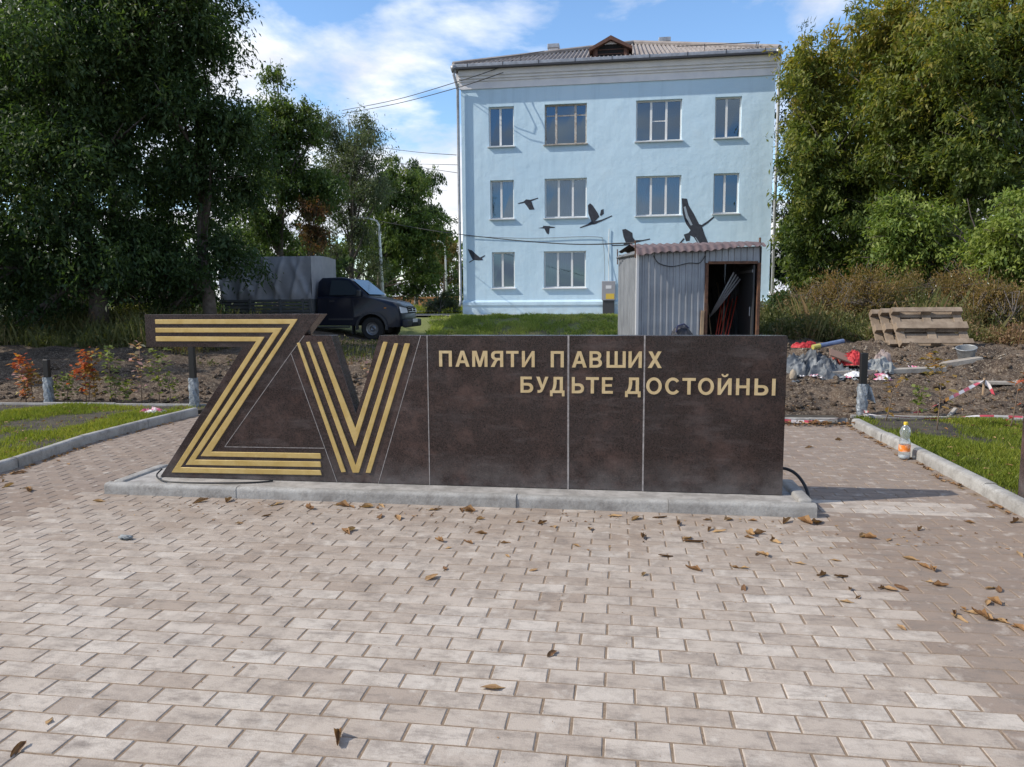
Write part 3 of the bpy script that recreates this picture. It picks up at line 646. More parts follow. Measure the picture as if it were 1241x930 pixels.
ms = N(t, 'ShaderNodeMixShader'); LK(t, math_n(t, 'ADD', fr.outputs[0], .06), ms.inputs[0]); LK(t, tr.outputs[0], ms.inputs[1]); LK(t, gl.outputs[0], ms.inputs[2]); LK(t, ms.outputs[0], o_.inputs[0])
M_room = mat('dark_room', (.018, .02, .026), .9)  # dark sheet behind the panes; its colour stands for the unlit interior
M_curt = mat('net_curtain', (.46, .48, .54), .9); M_curtd = mat('grey_curtain', (.12, .13, .16), .9); M_curtg = mat('green_blind', (.42, .55, .52), .9)
XL, XRR = at(562, 382, BY).x, at(931, 380, BY).x
ZTOP = 10.62; Z0 = .6
wins = [  # px rect, panes (fractions), kind, curtain per pane
    (592, 130, 623, 177, 2, 'pvc', 'dd'), (660, 127, 711, 174, 3, 'old', 'ddd'), (771, 122, 826, 170, 3, 'pvc', 'dgd'), (867, 118, 898, 166, 2, 'pvc', 'dd'),
    (594, 219, 623, 265, 2, 'pvc', 'gn'), (660, 217, 711, 263.5, 3, 'pvc', 'gnn'), (771, 214, 825, 261, 3, 'pvc', 'nnn'), (865, 210, 895, 258, 2, 'pvc', 'nd'),
    (596, 306, 624, 349, 2, 'pvc', 'gd'), (659, 305, 710, 349, 3, 'pvc', 'bhd'), (771, 303, 825, 347.5, 3, 'pvc', 'ndn'), (864, 301, 893, 346.5, 2, 'pvc', 'nd')]
rects = []
for w in wins:
    a, b = at(w[0], w[1], BY), at(w[2], w[3], BY); rects.append((a.x, b.x, b.z, a.z))
# same sill heights along each storey
for i0 in (0, 4, 8):
    zs = [r[2] for r in rects[i0:i0 + 4]]; zt = [r[3] for r in rects[i0:i0 + 4]]
    for k in range(4): r = rects[i0 + k]; rects[i0 + k] = (r[0], r[1], .5 * r[2] + .5 * sum(zs) / 4, .5 * r[3] + .5 * sum(zt) / 4)
xs = sorted({XL, XRR} | {r[0] for r in rects} | {r[1] for r in rects}); zs = sorted({Z0, ZTOP} | {r[2] for r in rects} | {r[3] for r in rects})
m = MB(); DEP = .14; BD = 13.5
for i in range(len(xs) - 1):
    for j in range(len(zs) - 1):
        cx_, cz_ = (xs[i] + xs[i + 1]) / 2, (zs[j] + zs[j + 1]) / 2
        if any(r[0] < cx_ < r[1] and r[2] < cz_ < r[3] for r in rects): continue
        m.add([(xs[i], BY, zs[j]), (xs[i + 1], BY, zs[j]), (xs[i + 1], BY, zs[j + 1]), (xs[i], BY, zs[j + 1])], [(0, 1, 2, 3)])
for x0, x1, z0, z1 in rects:
    A = [(x0, BY, z0), (x1, BY, z0), (x1, BY, z1), (x0, BY, z1)]; B = [(p[0], BY + DEP + .1, p[2]) for p in A]
    m.add(A + B, [(0, 4, 5, 1), (1, 5, 6, 2), (2, 6, 7, 3), (3, 7, 4, 0)])
m.add([(XL, BY, Z0), (XL, BY + BD, Z0), (XL, BY + BD, ZTOP), (XL, BY, ZTOP)], [(0, 3, 2, 1)]); m.add([(XRR, BY, Z0), (XRR, BY + BD, Z0), (XRR, BY + BD, ZTOP), (XRR, BY, ZTOP)], [(0, 1, 2, 3)])
m.add([(XL, BY + BD, Z0), (XRR, BY + BD, Z0), (XRR, BY + BD, ZTOP), (XL, BY + BD, ZTOP)], [(3, 2, 1, 0)])
lb(m.build('wall', M_wall, bld))
# plinth moulding
m = MB(); zp0, zp1 = at(700, 371, BY).z, at(700, 366, BY).z
prof = [(0, .74), (-.05, .74), (-.05, zp0), (-.09, zp0 + .05), (-.09, zp1), (0, zp1 + .09)]
def mould(prof, x0, x1, name, mm):
    b = MB(); n = len(prof)
    b.add([(x0, BY + p[0], p[1]) for p in prof] + [(x1, BY + p[0], p[1]) for p in prof], [tuple(range(n)), tuple(range(2 * n - 1, n - 1, -1))] + [(i, i + n, (i + 1) % n + n, (i + 1) % n) for i in range(n)])
    return lb(b.build(name, mm, bld, fixn=True))
mould(prof, XL - .03, XRR + .03, 'plinth_moulding', M_wall)
# frieze and cornice
zf0 = (at(555, 109, BY).z + at(940, 92, BY).z) / 2; ze = ZTOP
mould([(0, zf0), (-.05, zf0), (-.05, ze - .30), (-.10, ze - .29), (-.10, ze - .22), (-.17, ze - .20), (-.17, ze - .11), (-.24, ze - .10), (-.30, ze + .12), (0, ze + .12)], XL - .05, XRR + .05, 'cornice', M_white)
for sgn, X in ((-1, XL), (1, XRR)):
    m = MB(); m.box((X + sgn * .10, BY + BD / 2, ze - .1), (.2, BD, .42)); lb(m.build('cornice', M_white, bld))
# gutter and eaves
M_galv = mat('galvanised', (.36, .37, .39), .45, metal=.55, noise=(5, 6, .35, .7), col2=(.22, .225, .235))
M_darkst = mat('dark_steel', (.05, .05, .055), .5, metal=.5)
EX0, EX1 = at(549, 86, BY - .4).x, at(945, 65, BY - .4).x; EY = BY - .34; EZ = ze + .14
m = MB(); m.box(((EX0 + EX1) / 2, BY + BD / 2, EZ), (EX1 - EX0, BD + .96, .06)); lb(m.build('eaves_board', M_darkst, bld))
m = MB(); m.box(((EX0 + EX1) / 2, EY - .05, EZ + .10), (EX1 - EX0 + .06, .12, .15)); lb(m.build('gutter', M_galv, bld, bevel=.03, seg=2))
xg = EX0 + .6
while xg < EX1: 
    m = MB(); m.box((xg, EY - .115, EZ + .10), (.03, .012, .17)); lb(m.build('gutter_bracket', M_darkst, bld)); xg += 1.45
# hip roof, corrugated
APY = BY + 6.4; APX, _, APZ = at(768, 53.5, APY)
M_roof = mat('slate_roof', (.28, .255, .24), .92, noise=(1.6, 8, .35, .68), col2=(.17, .145, .135), bump=(30, .4, .01))
m = MB()
def hipv(x, v, side):       # front hip: eave x at v=0, pinched towards the apex
    yy = EY + (APY - EY) * v; z = EZ + .16 + (APZ - EZ - .16) * v
    return yy, z
nw = 74
pitch = (EX1 - EX0) / nw
cols = nw * 6
for i in range(cols + 1):
    x = EX0 + (EX1 - EX0) * i / cols
    vmax = min((x - EX0) / (APX - EX0), (EX1 - x) / (EX1 - APX)); vmax = max(vmax, .002)
    dz = .045 * math.sin(2 * math.pi * i / 6)
    for jv in (0, .5, 1):
        yy, z = hipv(x, vmax * jv, 0); m.v.append((x, yy, z + dz))
for i in range(cols):
    for j in range(2): b = i * 3 + j; m.f.append((b, b + 3, b + 4, b + 1))
RY = BY + BD + .4
m.add([(EX0, EY, EZ + .16), (EX0, RY, EZ + .16), (APX, RY - 1, APZ), (APX, APY, APZ)], [(0, 3, 2, 1)]); m.add([(EX1, EY, EZ + .16), (EX1, RY, EZ + .16), (APX, RY - 1, APZ), (APX, APY, APZ)], [(0, 1, 2, 3)])
m.add([(EX0, RY, EZ + .16), (EX1, RY, EZ + .16), (APX, RY - 1, APZ)], [(0, 1, 2)])
roof = lb(m.build('roof', M_roof, bld, smooth=True))
for X in (EX0, EX1):
    m = MB(); m.tube([(X, EY, EZ + .2), (APX, APY, APZ + .06)], .11, 6); lb(m.build('hip_ridge', M_roof, bld))
# dormer
M_brown = mat('dormer_wood', (.135, .062, .04), .75, noise=(8, 5, .35, .7), col2=(.08, .04, .03))
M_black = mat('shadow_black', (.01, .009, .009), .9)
DY = BY + .05
def dp(px, py): p = at(px, py, DY); return (p.x, p.z)
pk = dp(740, 44); dl = dp(714, 58); dr = dp(766.5, 55.5); bl_ = dp(717.5, 73); br_ = dp(763.5, 71)
xm = (dl[0] + dr[0]) / 2; hw = (dr[0] - dl[0]) / 2; zl = (dl[1] + dr[1]) / 2; zbm = min(bl_[1], br_[1]) - .35; zpk = pk[1]
m = MB(); m.prism_y([(xm - hw + .14, zbm), (xm + hw - .14, zbm), (xm + hw - .14, zl), (xm, zpk - .14), (xm - hw + .14, zl)], DY + .12, DY + 4.2); dor = lb(m.build('dormer', M_brown, bld, fixn=True))
for sg in (-1, 1):
    m = MB(); m.add([(xm + sg * hw, DY - .12, zl - .05), (xm, DY - .12, zpk), (xm, DY + 4.6, zpk), (xm + sg * hw, DY + 3.2, zl - .05)] + [(xm + sg * hw, DY - .12, zl - .17), (xm, DY - .12, zpk - .16), (xm, DY + 4.6, zpk - .16), (xm + sg * hw, DY + 3.2, zl - .17)], [(0, 1, 2, 3), (4, 5, 6, 7), (0, 4, 5, 1), (1, 5, 6, 2), (2, 6, 7, 3), (3, 7, 4, 0)])
    lb(m.build('dormer_roof', M_brown, bld, fixn=True))
    m = MB(); m.box((xm + sg * (hw - .27), DY + .09, (zbm + zl) / 2 - .02), (.13, .09, zl - zbm - .04)); lb(m.build('dormer_post', M_brown, bld))
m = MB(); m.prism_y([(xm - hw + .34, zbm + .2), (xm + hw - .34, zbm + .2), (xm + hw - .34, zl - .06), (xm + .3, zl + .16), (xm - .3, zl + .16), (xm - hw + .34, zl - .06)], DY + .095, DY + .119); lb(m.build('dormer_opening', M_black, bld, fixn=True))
m = MB(); m.prism_y([(xm - .46, zl + .12), (xm + .46, zl + .12), (xm, zl + .40)], DY + .085, DY + .118); lb(m.build('dormer_gable', M_white, bld, fixn=True))
for k in range(3):
    m = MB(); m.box((xm, DY + .085, zbm + .42 + .17 * k), (2 * hw - .7, .02, .025)); lb(m.build('dormer_slat', M_brown, bld))
# ventilation stacks
for (pxa, pxb, pya, pyb, yy) in ((664, 677, 53.5, 68, BY + 4.4), (799, 812, 45.5, 60, BY + 5.0)):
    a, b = at(pxa, pya, yy), at(pxb, pyb, yy); hgt = a.z - b.z + .25
    m = MB(); m.box(((a.x + b.x) / 2, yy + .25, a.z - .2 - hgt / 2), (b.x - a.x - .06, .5, hgt)); lb(m.build('vent_stack', M_white, bld))
    m = MB(); m.box(((a.x + b.x) / 2, yy + .25, a.z - .10), (b.x - a.x + .05, .6, .2)); lb(m.build('vent_cap', M_galv, bld, bevel=.02))
# roof railing
def rail(pts, r=.014): m = MB(); m.tube(pts, r, 5); return lb(m.build('roof_rail', M_darkst, bld))
def rp(px, py, yy=BY + .2): return at(px, py, yy)
rail([rp(574, 79), rp(590, 72), rp(631, 67), rp(660, 62)]); rail([rp(583, 81), rp(593, 76), rp(606, 75)])
rail([rp(820, 56.5), rp(854, 55), rp(921, 51)]); rail([rp(868, 60.5), rp(922, 58)])
for a, b in (((631, 66), (631, 77)), ((854, 53.5), (854, 69)), ((917, 51), (915, 64)), ((919, 51), (918, 63))): rail([rp(*a), rp(*b)])
# downpipes
M_pipe = mat('downpipe', (.40, .41, .43), .45, metal=.4, noise=(4, 5, .4, .6), col2=(.28, .29, .30)); M_pipel = mat('pale_downpipe', (.62, .63, .64), .5)
def pipe(pts, mm, r=.055): m = MB(); m.tube(pts, r, 8); return lb(m.build('downpipe', mm, bld, smooth=True))
yp = BY - .14
pipe([(EX0 + .02, EY - .02, EZ + .06), (EX0 + .02, EY - .02, EZ - .22), (XL - .10, yp, EZ - .72), (XL - .10, yp, 1.35), (XL - .10, yp - .16, 1.2)], M_pipe, .06)
pipe([(EX1 - .02, EY - .02, EZ + .06), (EX1 - .02, EY - .02, EZ - .18), (XRR + .10, yp, EZ - .75), (XRR + .10, yp, 1.3)], M_pipel, .06)
for X in (EX0 + .02, EX1 - .02): m = MB(); m.lathe([(.14, .12), (.13, .02), (.07, -.14)], 10, (X, EY - .03, EZ + .0)); lb(m.build('rain_hopper', M_galv, bld, smooth=True))
# windows
def curtain(x0, x1, z0, z1, y, kind, par):
    mm = {'n': M_curt, 'g': M_curtd, 'b': M_curtg, 'h': M_curt}[kind]
    if kind == 'h': z0 = z0 + (z1 - z0) * .5
    b = MB(); n = 24
    b.grid(lambda u, v: (x0 + (x1 - x0) * u, y + (.012 if kind in 'n' else .004) * math.sin(u * 40 + 2 * math.sin(3 * v)), z0 + (z1 - z0) * v), n, 4)
    return lb(b.build('curtain', mm, par))
for (w, (x0, x1, z0, z1)) in zip(wins, rects):
    n, kind, cur = w[4], w[5], w[6]; mm = M_pvc if kind == 'pvc' else M_wood; y = BY + DEP; fw = .055
    b = MB(); b.box(((x0 + x1) / 2, y + .03, z1 - fw / 2), (x1 - x0, .06, fw)); b.box(((x0 + x1) / 2, y + .03, z0 + fw / 2), (x1 - x0, .06, fw))
    b.box((x0 + fw / 2, y + .03, (z0 + z1) / 2), (fw, .06, z1 - z0 - 2 * fw)); b.box((x1 - fw / 2, y + .03, (z0 + z1) / 2), (fw, .06, z1 - z0 - 2 * fw))
    if kind == 'old': edges = [x0, x0 + (x1 - x0) * .27, x0 + (x1 - x0) * .73, x1]
    elif n == 2: edges = [x0, x0 + (x1 - x0) * .45, x1]
    else: edges = [x0 + (x1 - x0) * k / 3 for k in range(4)]
    for e in edges[1:-1]: b.box((e, y + .025, (z0 + z1) / 2), (.085, .07, z1 - z0 - 2 * fw))
    if kind == 'old': b.box(((x0 + x1) / 2, y + .04, z0 + (z1 - z0) * .73), (x1 - x0 - 2 * fw, .04, .05))
    if w[0] == 771 and w[1] == 122: b.box(((edges[1] + edges[2]) / 2, y + .04, z0 + (z1 - z0) * .5), (edges[2] - edges[1] - .085, .03, .035))
    fo = lb(b.build('window', mm, bld))
    for k in range(n):
        a_, b_ = edges[k] + .035, edges[k + 1] - .035
        g = MB(); ti = random.uniform(-.006, .006)
        g.add([(a_, y + .032, z0 + .045), (b_, y + .032 + ti, z0 + .045), (b_, y + .032 + ti + random.uniform(-.006, .006), z1 - .045), (a_, y + .032, z1 - .045)], [(0, 1, 2, 3)]); lb(g.build('pane', M_glass, fo))
        if cur[k] in 'ngbh': curtain(a_, b_, z0 + .03, z1 - .03, y + .11 + .02 * (k % 2), cur[k], fo)
    g = MB(); g.add([(x0 - .2, y + .7, z0 - .3), (x1 + .2, y + .7, z0 - .3), (x1 + .2, y + .7, z1 + .3), (x0 - .2, y + .7, z1 + .3)], [(0, 1, 2, 3)]); lb(g.build('room', M_room, fo))
    sm = M_sill if kind == 'pvc' else M_wood
    g = MB(); g.box(((x0 + x1) / 2, BY + .005, z0 - .02), (x1 - x0 + .10, .20, .04), (.12, 0, 0)); lb(g.build('sill', sm, fo))
# mural cranes: flat paint on the plaster
M_paint = mat('mural_paint', (.028, .032, .045), .85, noise=(9, 5, .4, .7), col2=(.05, .056, .072)); M_paintl = mat('mural_grey', (.30, .36, .42), .85)
def mural(pts, ox, oy, sc, mm=M_paint, y=.006, par=None):
    poly = [at(ox + p[0] / sc, oy + p[1] / sc, BY) for p in pts]; poly = [(p.x, p.z) for p in poly]
    b = MB(); b.prism_y(poly, BY - y, BY - .002); o = lb(b.build('painted_crane', mm, par or bld, fixn=True))
    bm = bmesh.new(); bm.from_mesh(o.data); bmesh.ops.triangulate(bm, faces=bm.faces[:]); bm.to_mesh(o.data); bm.free(); return o
mural([(42, 75), (75, 85), (110, 118), (135, 138), (172, 120), (174, 125), (150, 143), (158, 158), (125, 160), (90, 157), (55, 178), (52, 172), (80, 155), (62, 120)], 560, 290, 6.2)
mural([(330, 228), (365, 218), (380, 205), (405, 208), (450, 195), (452, 199), (412, 215), (418, 235), (430, 265), (400, 267), (385, 245), (370, 226), (335, 232)], 560, 200, 4.9)
mural([(452, 375), (480, 370), (482, 362), (512, 363), (552, 370), (550, 374), (520, 376), (515, 412), (503, 408), (488, 378)], 560, 200, 4.9)
mural([(698, 372), (745, 352), (768, 335), (750, 290), (747, 240), (760, 228), (775, 240), (805, 285), (815, 308), (790, 335), (830, 325), (890, 300), (892, 305), (840, 330), (790, 353), (770, 355), (702, 376)], 560, 200, 4.9)
mural([(818, 298), (825, 268), (840, 262), (842, 290), (825, 305)], 560, 200, 4.9)
mural([(5, 358), (70, 357), (85, 345), (72, 310), (65, 272), (85, 268), (122, 290), (125, 315), (138, 332), (180, 330), (222, 322), (222, 328), (160, 342), (125, 350), (85, 362), (8, 364)], 740, 220, 4.65)
mural([(400, 95), (430, 98), (440, 135), (470, 185), (498, 240), (512, 246), (545, 225), (580, 197), (585, 203), (550, 235), (516, 258), (530, 300), (552, 352), (495, 357), (468, 315), (450, 305), (445, 335), (425, 338), (412, 300), (440, 290), (450, 275), (425, 240), (405, 180)], 740, 220, 4.65)
mural([(410, 320), (385, 350), (391, 355), (418, 325)], 740, 220, 4.65)
mural([(412, 145), (422, 140), (436, 190), (462, 245), (452, 250), (425, 205)], 740, 220, 4.65, M_paintl, .009)
mural([(474, 312), (482, 318), (505, 352), (496, 352)], 740, 220, 4.65, M_paintl, .009)
# electricity cabinet by the wall
a, b = at(729.5, 341, BY - .3), at(745.5, 379.5, BY - .3)
eb = empty('meter_cabinet', ((a.x + b.x) / 2, BY - .2, .83), 0, 'grey and black electricity cabinet standing against the blue wall beside the shed', 'cabinet')
M_gbox = mat('cabinet_grey', (.28, .28, .30), .5); M_yel = mat('sticker_yellow', (.60, .42, .06), .6); M_lab = mat('sticker_white', (.65, .65, .66), .6); M_dkp = mat('dark_plastic', (.035, .037, .04), .5)
wd = b.x - a.x; zm_ = a.z - (a.z - b.z) * .60
m = MB(); m.box((0, 0, (a.z + zm_) / 2 - .83), (wd, .32, a.z - zm_)); m.build('cabinet_body', M_gbox, eb, bevel=.012)
m = MB(); m.box((0, .02, (zm_ + .83) / 2 - .83 - .01), (wd * .86, .26, zm_ - .83)); m.build('cabinet_base', M_dkp, eb, bevel=.01)
m = MB(); m.box((.0, -.163, a.z - .83 - .24), (wd * .42, .006, .13)); m.build('label_plate', M_lab, eb)
m = MB(); m.box((.06, -.163, zm_ - .83 + .16), (wd * .62, .006, .22)); m.build('warning_sticker', M_yel, eb)
m = MB(); m.tube([(.0, .15, a.z - .83), (-.02, .16, a.z + .9), (.0, .16, a.z + 1.3)], .014, 6); m.build('conduit', M_pvc, eb)

# ================================================================== shed of profiled sheet
SH = Vector((.336, 14.0, .28)); SYAW = R(8.2); SW, SD, SZ = 2.30, 2.3, 2.06
shed = empty('shed', SH, SYAW, 'small grey profiled-metal tool shed with open doorway and rusty wavy roof edge', 'shed')
M_shed = mat('profiled_sheet', (.31, .33, .36), .42, metal=.35, noise=(2.2, 7, .35, .68), col2=(.21, .225, .25))
M_shroof = mat('rusty_brown_sheet', (.10, .066, .066), .6, metal=.2, noise=(6, 7, .35, .66), col2=(.15, .11, .11))
M_rust = mat('rusty_steel', (.16, .075, .04), .85, noise=(14, 7, .35, .65), col2=(.07, .035, .022), bump=(60, .5, .006))
M_grey = mat('grey_steel', (.20, .205, .21), .5, metal=.5)
M_timb = mat('raw_timber', (.40, .28, .17), .85, noise=(9, 6, .35, .65), col2=(.27, .19, .12))
def profiled(x0, x1, z0, z1a, z1b, name, m, yb=0., axis='x', pitch=.115, dep=.018):
    pts = []; x = x0
    while x < x1 - 1e-6:
        for fx, dd in ((0, 0), (.55, 0), (.66, -dep), (.89, -dep), (1, 0)):
            xx = x + fx * pitch
            if xx > x1: break
            pts.append((xx, dd))
        x += pitch
    pts = sorted(set(pts)); b = MB(); n = len(pts)
    for xx, dd in pts:
        zt = z1a + (z1b - z1a) * (xx - x0) / (x1 - x0)
        for z in (z0, zt): b.v.append((xx, yb + dd, z) if axis == 'x' else (yb - dd * -1, xx, z))
    for i in range(n - 1): b.f.append((2 * i, 2 * i + 2, 2 * i + 3, 2 * i + 1))
    return b.build(name, m, shed)
D0, D1, DZ = 1.27, 2.235, SZ - .30
profiled(.03, D0, -.1, SZ - .06, SZ - .02, 'front_sheet', M_shed); profiled(D0, SW - .01, DZ, SZ - .02, SZ, 'lintel_sheet', M_shed)
profiled(0., SD, -.1, SZ - .06, SZ - .02, 'side_sheet', M_shed, axis='y', yb=0., dep=.012, pitch=.23); profiled(0., SD, -.1, SZ, SZ, 'side_sheet', M_shed, axis='y', yb=SW, dep=.012, pitch=.23)
profiled(0, SW, -.1, SZ, SZ, 'back_sheet', M_shed, yb=SD)
m = MB(); m.box((.012, -.012, SZ / 2 - .08), (.055, .055, SZ)); m.build('corner_trim', mat('corner_trim', (.50, .51, .52), .5), shed, bevel=.006)
# wavy roof sheet hanging over the front
b = MB(); nn = 150
for i in range(nn + 1):
    u = i / nn; x = -.03 + (SW + .06) * u; wv = .013 * math.sin(u * 2 * math.pi * 17)
    zf = SZ - .07 + .05 * u - .10 * (1 - u) ** 2; zb_ = SZ + .05 + .04 * u
    b.v += [(x, -.16, zf + wv + .02 * math.sin(9 * u)), (x, -.02, (zf + zb_) / 2 + .03 + wv), (x, .7, zb_ + .05 + wv), (x, SD + .1, zb_ + .0 + wv)]
for i in range(nn):
    for j in range(3): b.f.append((4 * i + j, 4 * i + 4 + j, 4 * i + 5 + j, 4 * i + 1 + j))
b.build('roof_sheet', M_shroof, shed, smooth=True)
m = MB(); m.tube([(-.03, 0, SZ - .13), (-.03, SD, SZ - .06)], .028, 5); m.build('roof_beam', M_grey, shed)
for y in (0.0, SD):
    m = MB(); m.tube([(-.03, y, SZ - .2), (-.03, y + .02, SZ + .12)], .012, 5); m.build('rebar_stub', M_rust, shed)
m = MB(); m.tube([(SW - .03, .03, SZ - .1), (SW - .03, .03, SZ + .16)], .02, 5); m.build('rebar_stub', M_rust, shed)
for x in (D0 + .02, D1 + .02): m = MB(); m.box((x, -.012, DZ / 2 - .03), (.055, .06, DZ + .06)); m.build('door_post', M_rust, shed, bevel=.004)
m = MB(); m.box(((D0 + D1) / 2 + .02, -.012, DZ + .005), (D1 - D0 - .06, .06, .05)); m.build('door_lintel', M_rust, shed)
m = MB(); m.box((D0 - .055, -.04, .46), (.06, .03, .86), (0, R(1.5), 0)); m.build('timber_batten', M_timb, shed)
# door leaf swung inwards against the right wall
m = MB(); m.box((D1 - .06, .44, DZ / 2), (.03, .86, DZ - .08)); dl_ = m.build('door', M_dkp, shed)
m = MB(); m.tube([(D1 - .09, .12, .78), (D1 - .09, .12, .95)], .012, 6); m.build('handle', M_galv, dl_)
for z in (.15, DZ - .15): m = MB(); m.box((D1 - .085, .44, z), (.02, .84, .05)); m.build('door_brace', M_grey, dl_)
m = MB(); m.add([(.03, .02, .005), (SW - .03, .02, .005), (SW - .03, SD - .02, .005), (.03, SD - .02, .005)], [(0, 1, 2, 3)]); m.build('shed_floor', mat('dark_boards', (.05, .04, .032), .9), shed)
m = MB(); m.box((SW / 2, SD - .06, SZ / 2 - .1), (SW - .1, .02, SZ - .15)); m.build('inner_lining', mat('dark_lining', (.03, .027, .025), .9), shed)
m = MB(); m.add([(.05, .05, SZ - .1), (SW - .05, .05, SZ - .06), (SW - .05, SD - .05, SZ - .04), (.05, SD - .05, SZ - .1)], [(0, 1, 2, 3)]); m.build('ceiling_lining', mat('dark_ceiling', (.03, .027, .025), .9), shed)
RS = Matrix.Translation(SH) @ Matrix.Rotation(SYAW, 4, 'Z')
def inshed(p): return RS @ Vector(p)
cable('cable', 'thin dark wire sagging across the grey shed front', [inshed(p) for p in ((.30, -.03, SZ - .16), (.40, -.035, SZ - .30), (.65, -.035, SZ - .36), (.95, -.035, SZ - .30), (1.15, -.035, SZ - .30), (1.25, -.03, SZ - .17))], .007)
M_red = mat('red_paint', (.42, .045, .02), .5); M_pl = mat('grey_plastic', (.30, .31, .33), .35)
def rod(name, label, a, b_, r, m_, cat, grp): bb = MB(); bb.tube([inshed(a), inshed(b_)], r, 6); tag(bb.build(name, m_, None, smooth=True), label, cat, grp)
for k in range(5):
    rod('metal_rod', 'thin orange-red rod leaning inside the shed doorway', (1.50 + .055 * k, .25 + .05 * (k % 3), .02), (1.86 + .075 * k, .95 + .05 * (k % 2), 1.10 + .05 * (k % 3)), .012, M_red, 'rod', 'orange-red rods in the shed')
for k in range(4):
    rod('plastic_pipe', 'pale grey pipe leaning diagonally in the upper part of the shed doorway', (1.55 + .03 * k, .7, .75 + .03 * k), (1.90 + .06 * k, .35 + .06 * k, 1.60 - .04 * k), .016, M_pl, 'pipe', 'grey pipes in the shed')
for k in range(6):
    rod('tool_handle', 'dark pole leaning against the back of the open shed', (1.4 + .12 * k, .5 + .1 * (k % 3), .02), (1.5 + .13 * k, 1.9, 1.35 + .1 * (k % 3)), .014, M_dkp if k % 2 else M_timb, 'pole', 'poles in the shed')

# ---- black bag in front of the shed
def lump(name, label, loc, size, m_, cat, seed, amp=.25, sc=2.5, subd=5, parent=None, flat=0.):
    bm = bmesh.new(); bmesh.ops.create_icosphere(bm, subdivisions=subd, radius=1)
    rs = random.Random(seed); o3 = Vector((rs.uniform(0, 50), rs.uniform(0, 50), rs.uniform(0, 50)))
    from mathutils import noise as mn
    for v in bm.verts:
        d = v.co.normalized(); f = 1 + amp * .8 * mn.fractal(d * sc + o3, 1, 2, 4) - amp * 1.1 * abs(mn.noise(d * sc * 1.7 + o3)) - amp * .5 * abs(mn.noise(d * sc * 4.1 + o3)) + amp * .45
        v.co = Vector((d.x * size[0] * f, d.y * size[1] * f, max(d.z, -.55) * size[2] * f))
    me = bpy.data.meshes.new(name); bm.to_mesh(me); bm.free(); me.materials.append(m_)
    me.polygons.foreach_set('use_smooth', [True] * len(me.polygons))
    o = bpy.data.objects.new(name, me); o.location = loc; link(o, parent)
    if label: tag(o, label, cat)
    return o
def heap(name, label, loc, size, m_, cat, seed, k=2.3, ridge=.62):
    b = MB(); n = 56; sx_, sy_, h_ = size
    def fn(u, v):
        x, y = 2 * u - 1, 2 * v - 1; r2 = min(1, x * x + y * y); wx = x + .35 * float(fbm(x, y, seed + 5, 1.7, 2)); wy = y + .35 * float(fbm(x, y, seed + 8, 1.7, 2))
        e = (1 - r2) ** .6; f1 = 1 - abs(2 * float(vnoise(wx + 9, wy + 9, seed, k)) - 1); f2 = 1 - abs(2 * float(vnoise(wx * .7 + 5, wy * 1.6 + 5, seed + 3, k * 2.1)) - 1)
        return (x * sx_ * (1 + .25 * float(fbm(y, x, seed, 2, 2))), y * sy_ * (1 + .25 * float(fbm(x, y, seed + 1, 2, 2))), h_ * (e * (1 - ridge) + e ** .5 * ridge * (f1 ** 2 * .7 + f2 ** 2 * .45)) - .02)
    b.grid(fn, n, n); o = b.build(name, m_, None, smooth=1.0, loc=loc); return tag(o, label, cat)
M_nylon = mat('dark_nylon', (.014, .015, .024), .55, bump=(40, .4, .01))
bg_ = lump('bag', 'black and navy bag standing in front of the shed, showing above the memorial', (1.03, 12.3, .55), (.21, .18, .41), M_nylon, 'bag', 4, .12, 1.6)
m = MB(); m.tube([(-.10, -.12, .30), (-.08, -.14, .40), (.02, -.12, .43), (.10, -.10, .36)], .014, 6); m.build('strap', mat('navy_strap', (.03, .035, .09), .6), bg_)

# ================================================================== truck
TX, TY, TZ = -6.50, 22.0, .19       # near front corner on the ground; faces +x
trk = empty('pickup_truck', (-9.4, 22.95, TZ), 0, 'dark navy cab truck with grey canvas-covered bed parked in the tree shade', 'truck')
M_body = mat('navy_paint', (.006, .009, .021), .32, coat=.15, spec=.3)
M_trim = mat('grey_trim', (.035, .036, .04), .65); M_tyre = mat('tyre', (.018, .018, .018), .85); M_rim = mat('rim_steel', (.22, .225, .235), .4, metal=.6)
M_tarp = mat('grey_canvas', (.33, .34, .37), .7, noise=(2.5, 5, .35, .7), col2=(.25, .26, .29)); M_bed = mat('bed_boards', (.10, .105, .11), .6)
M_lamp = mat('headlamp', (.62, .64, .66), .12, spec=.8, coat=.5); M_chr = mat('chrome', (.5, .5, .52), .25, metal=.9); M_amb = mat('amber', (.55, .2, .03), .3)
M_tglass = mat('truck_glass', (.035, .045, .055), .08, spec=.8)
def lt(o): return local(o, trk)
WB = 1.9
# cab body as stations across width: profile in x (negative back from the nose) and z
def T(x, y, z): return (TX + x, TY + y, TZ + z)
low_prof = [(-.02, .42), (-.0, .60), (-.02, .86), (-.08, 1.06), (-.22, 1.17), (-1.10, 1.36), (-2.74, 1.36), (-2.74, .46), (-1.44, .46), (-1.40, .60), (-1.26, .76), (-1.08, .82), (-.90, .82), (-.72, .76), (-.58, .60), (-.54, .46), (-.40, .40)]
b = MB(); n = len(low_prof); ST = [(0, .10), (.05, .03), (.16, 0), (.5, 0), (WB - .5, 0), (WB - .16, 0), (WB - .05, .03), (WB, .10)]
for y, ins in ST:
    for (x, z) in low_prof:
        taper = 1. if abs(y - WB / 2) > .85 else 1.
        xx = x - (ins * 1.2 if x > -.5 else 0) - (.10 * (2 * abs(y - WB / 2) / WB) ** 2 if x > -.4 else 0); zz2 = z - (ins * .35 if z > 1. else 0)
        yy = y
        b.v.append(T(xx, yy, zz2))
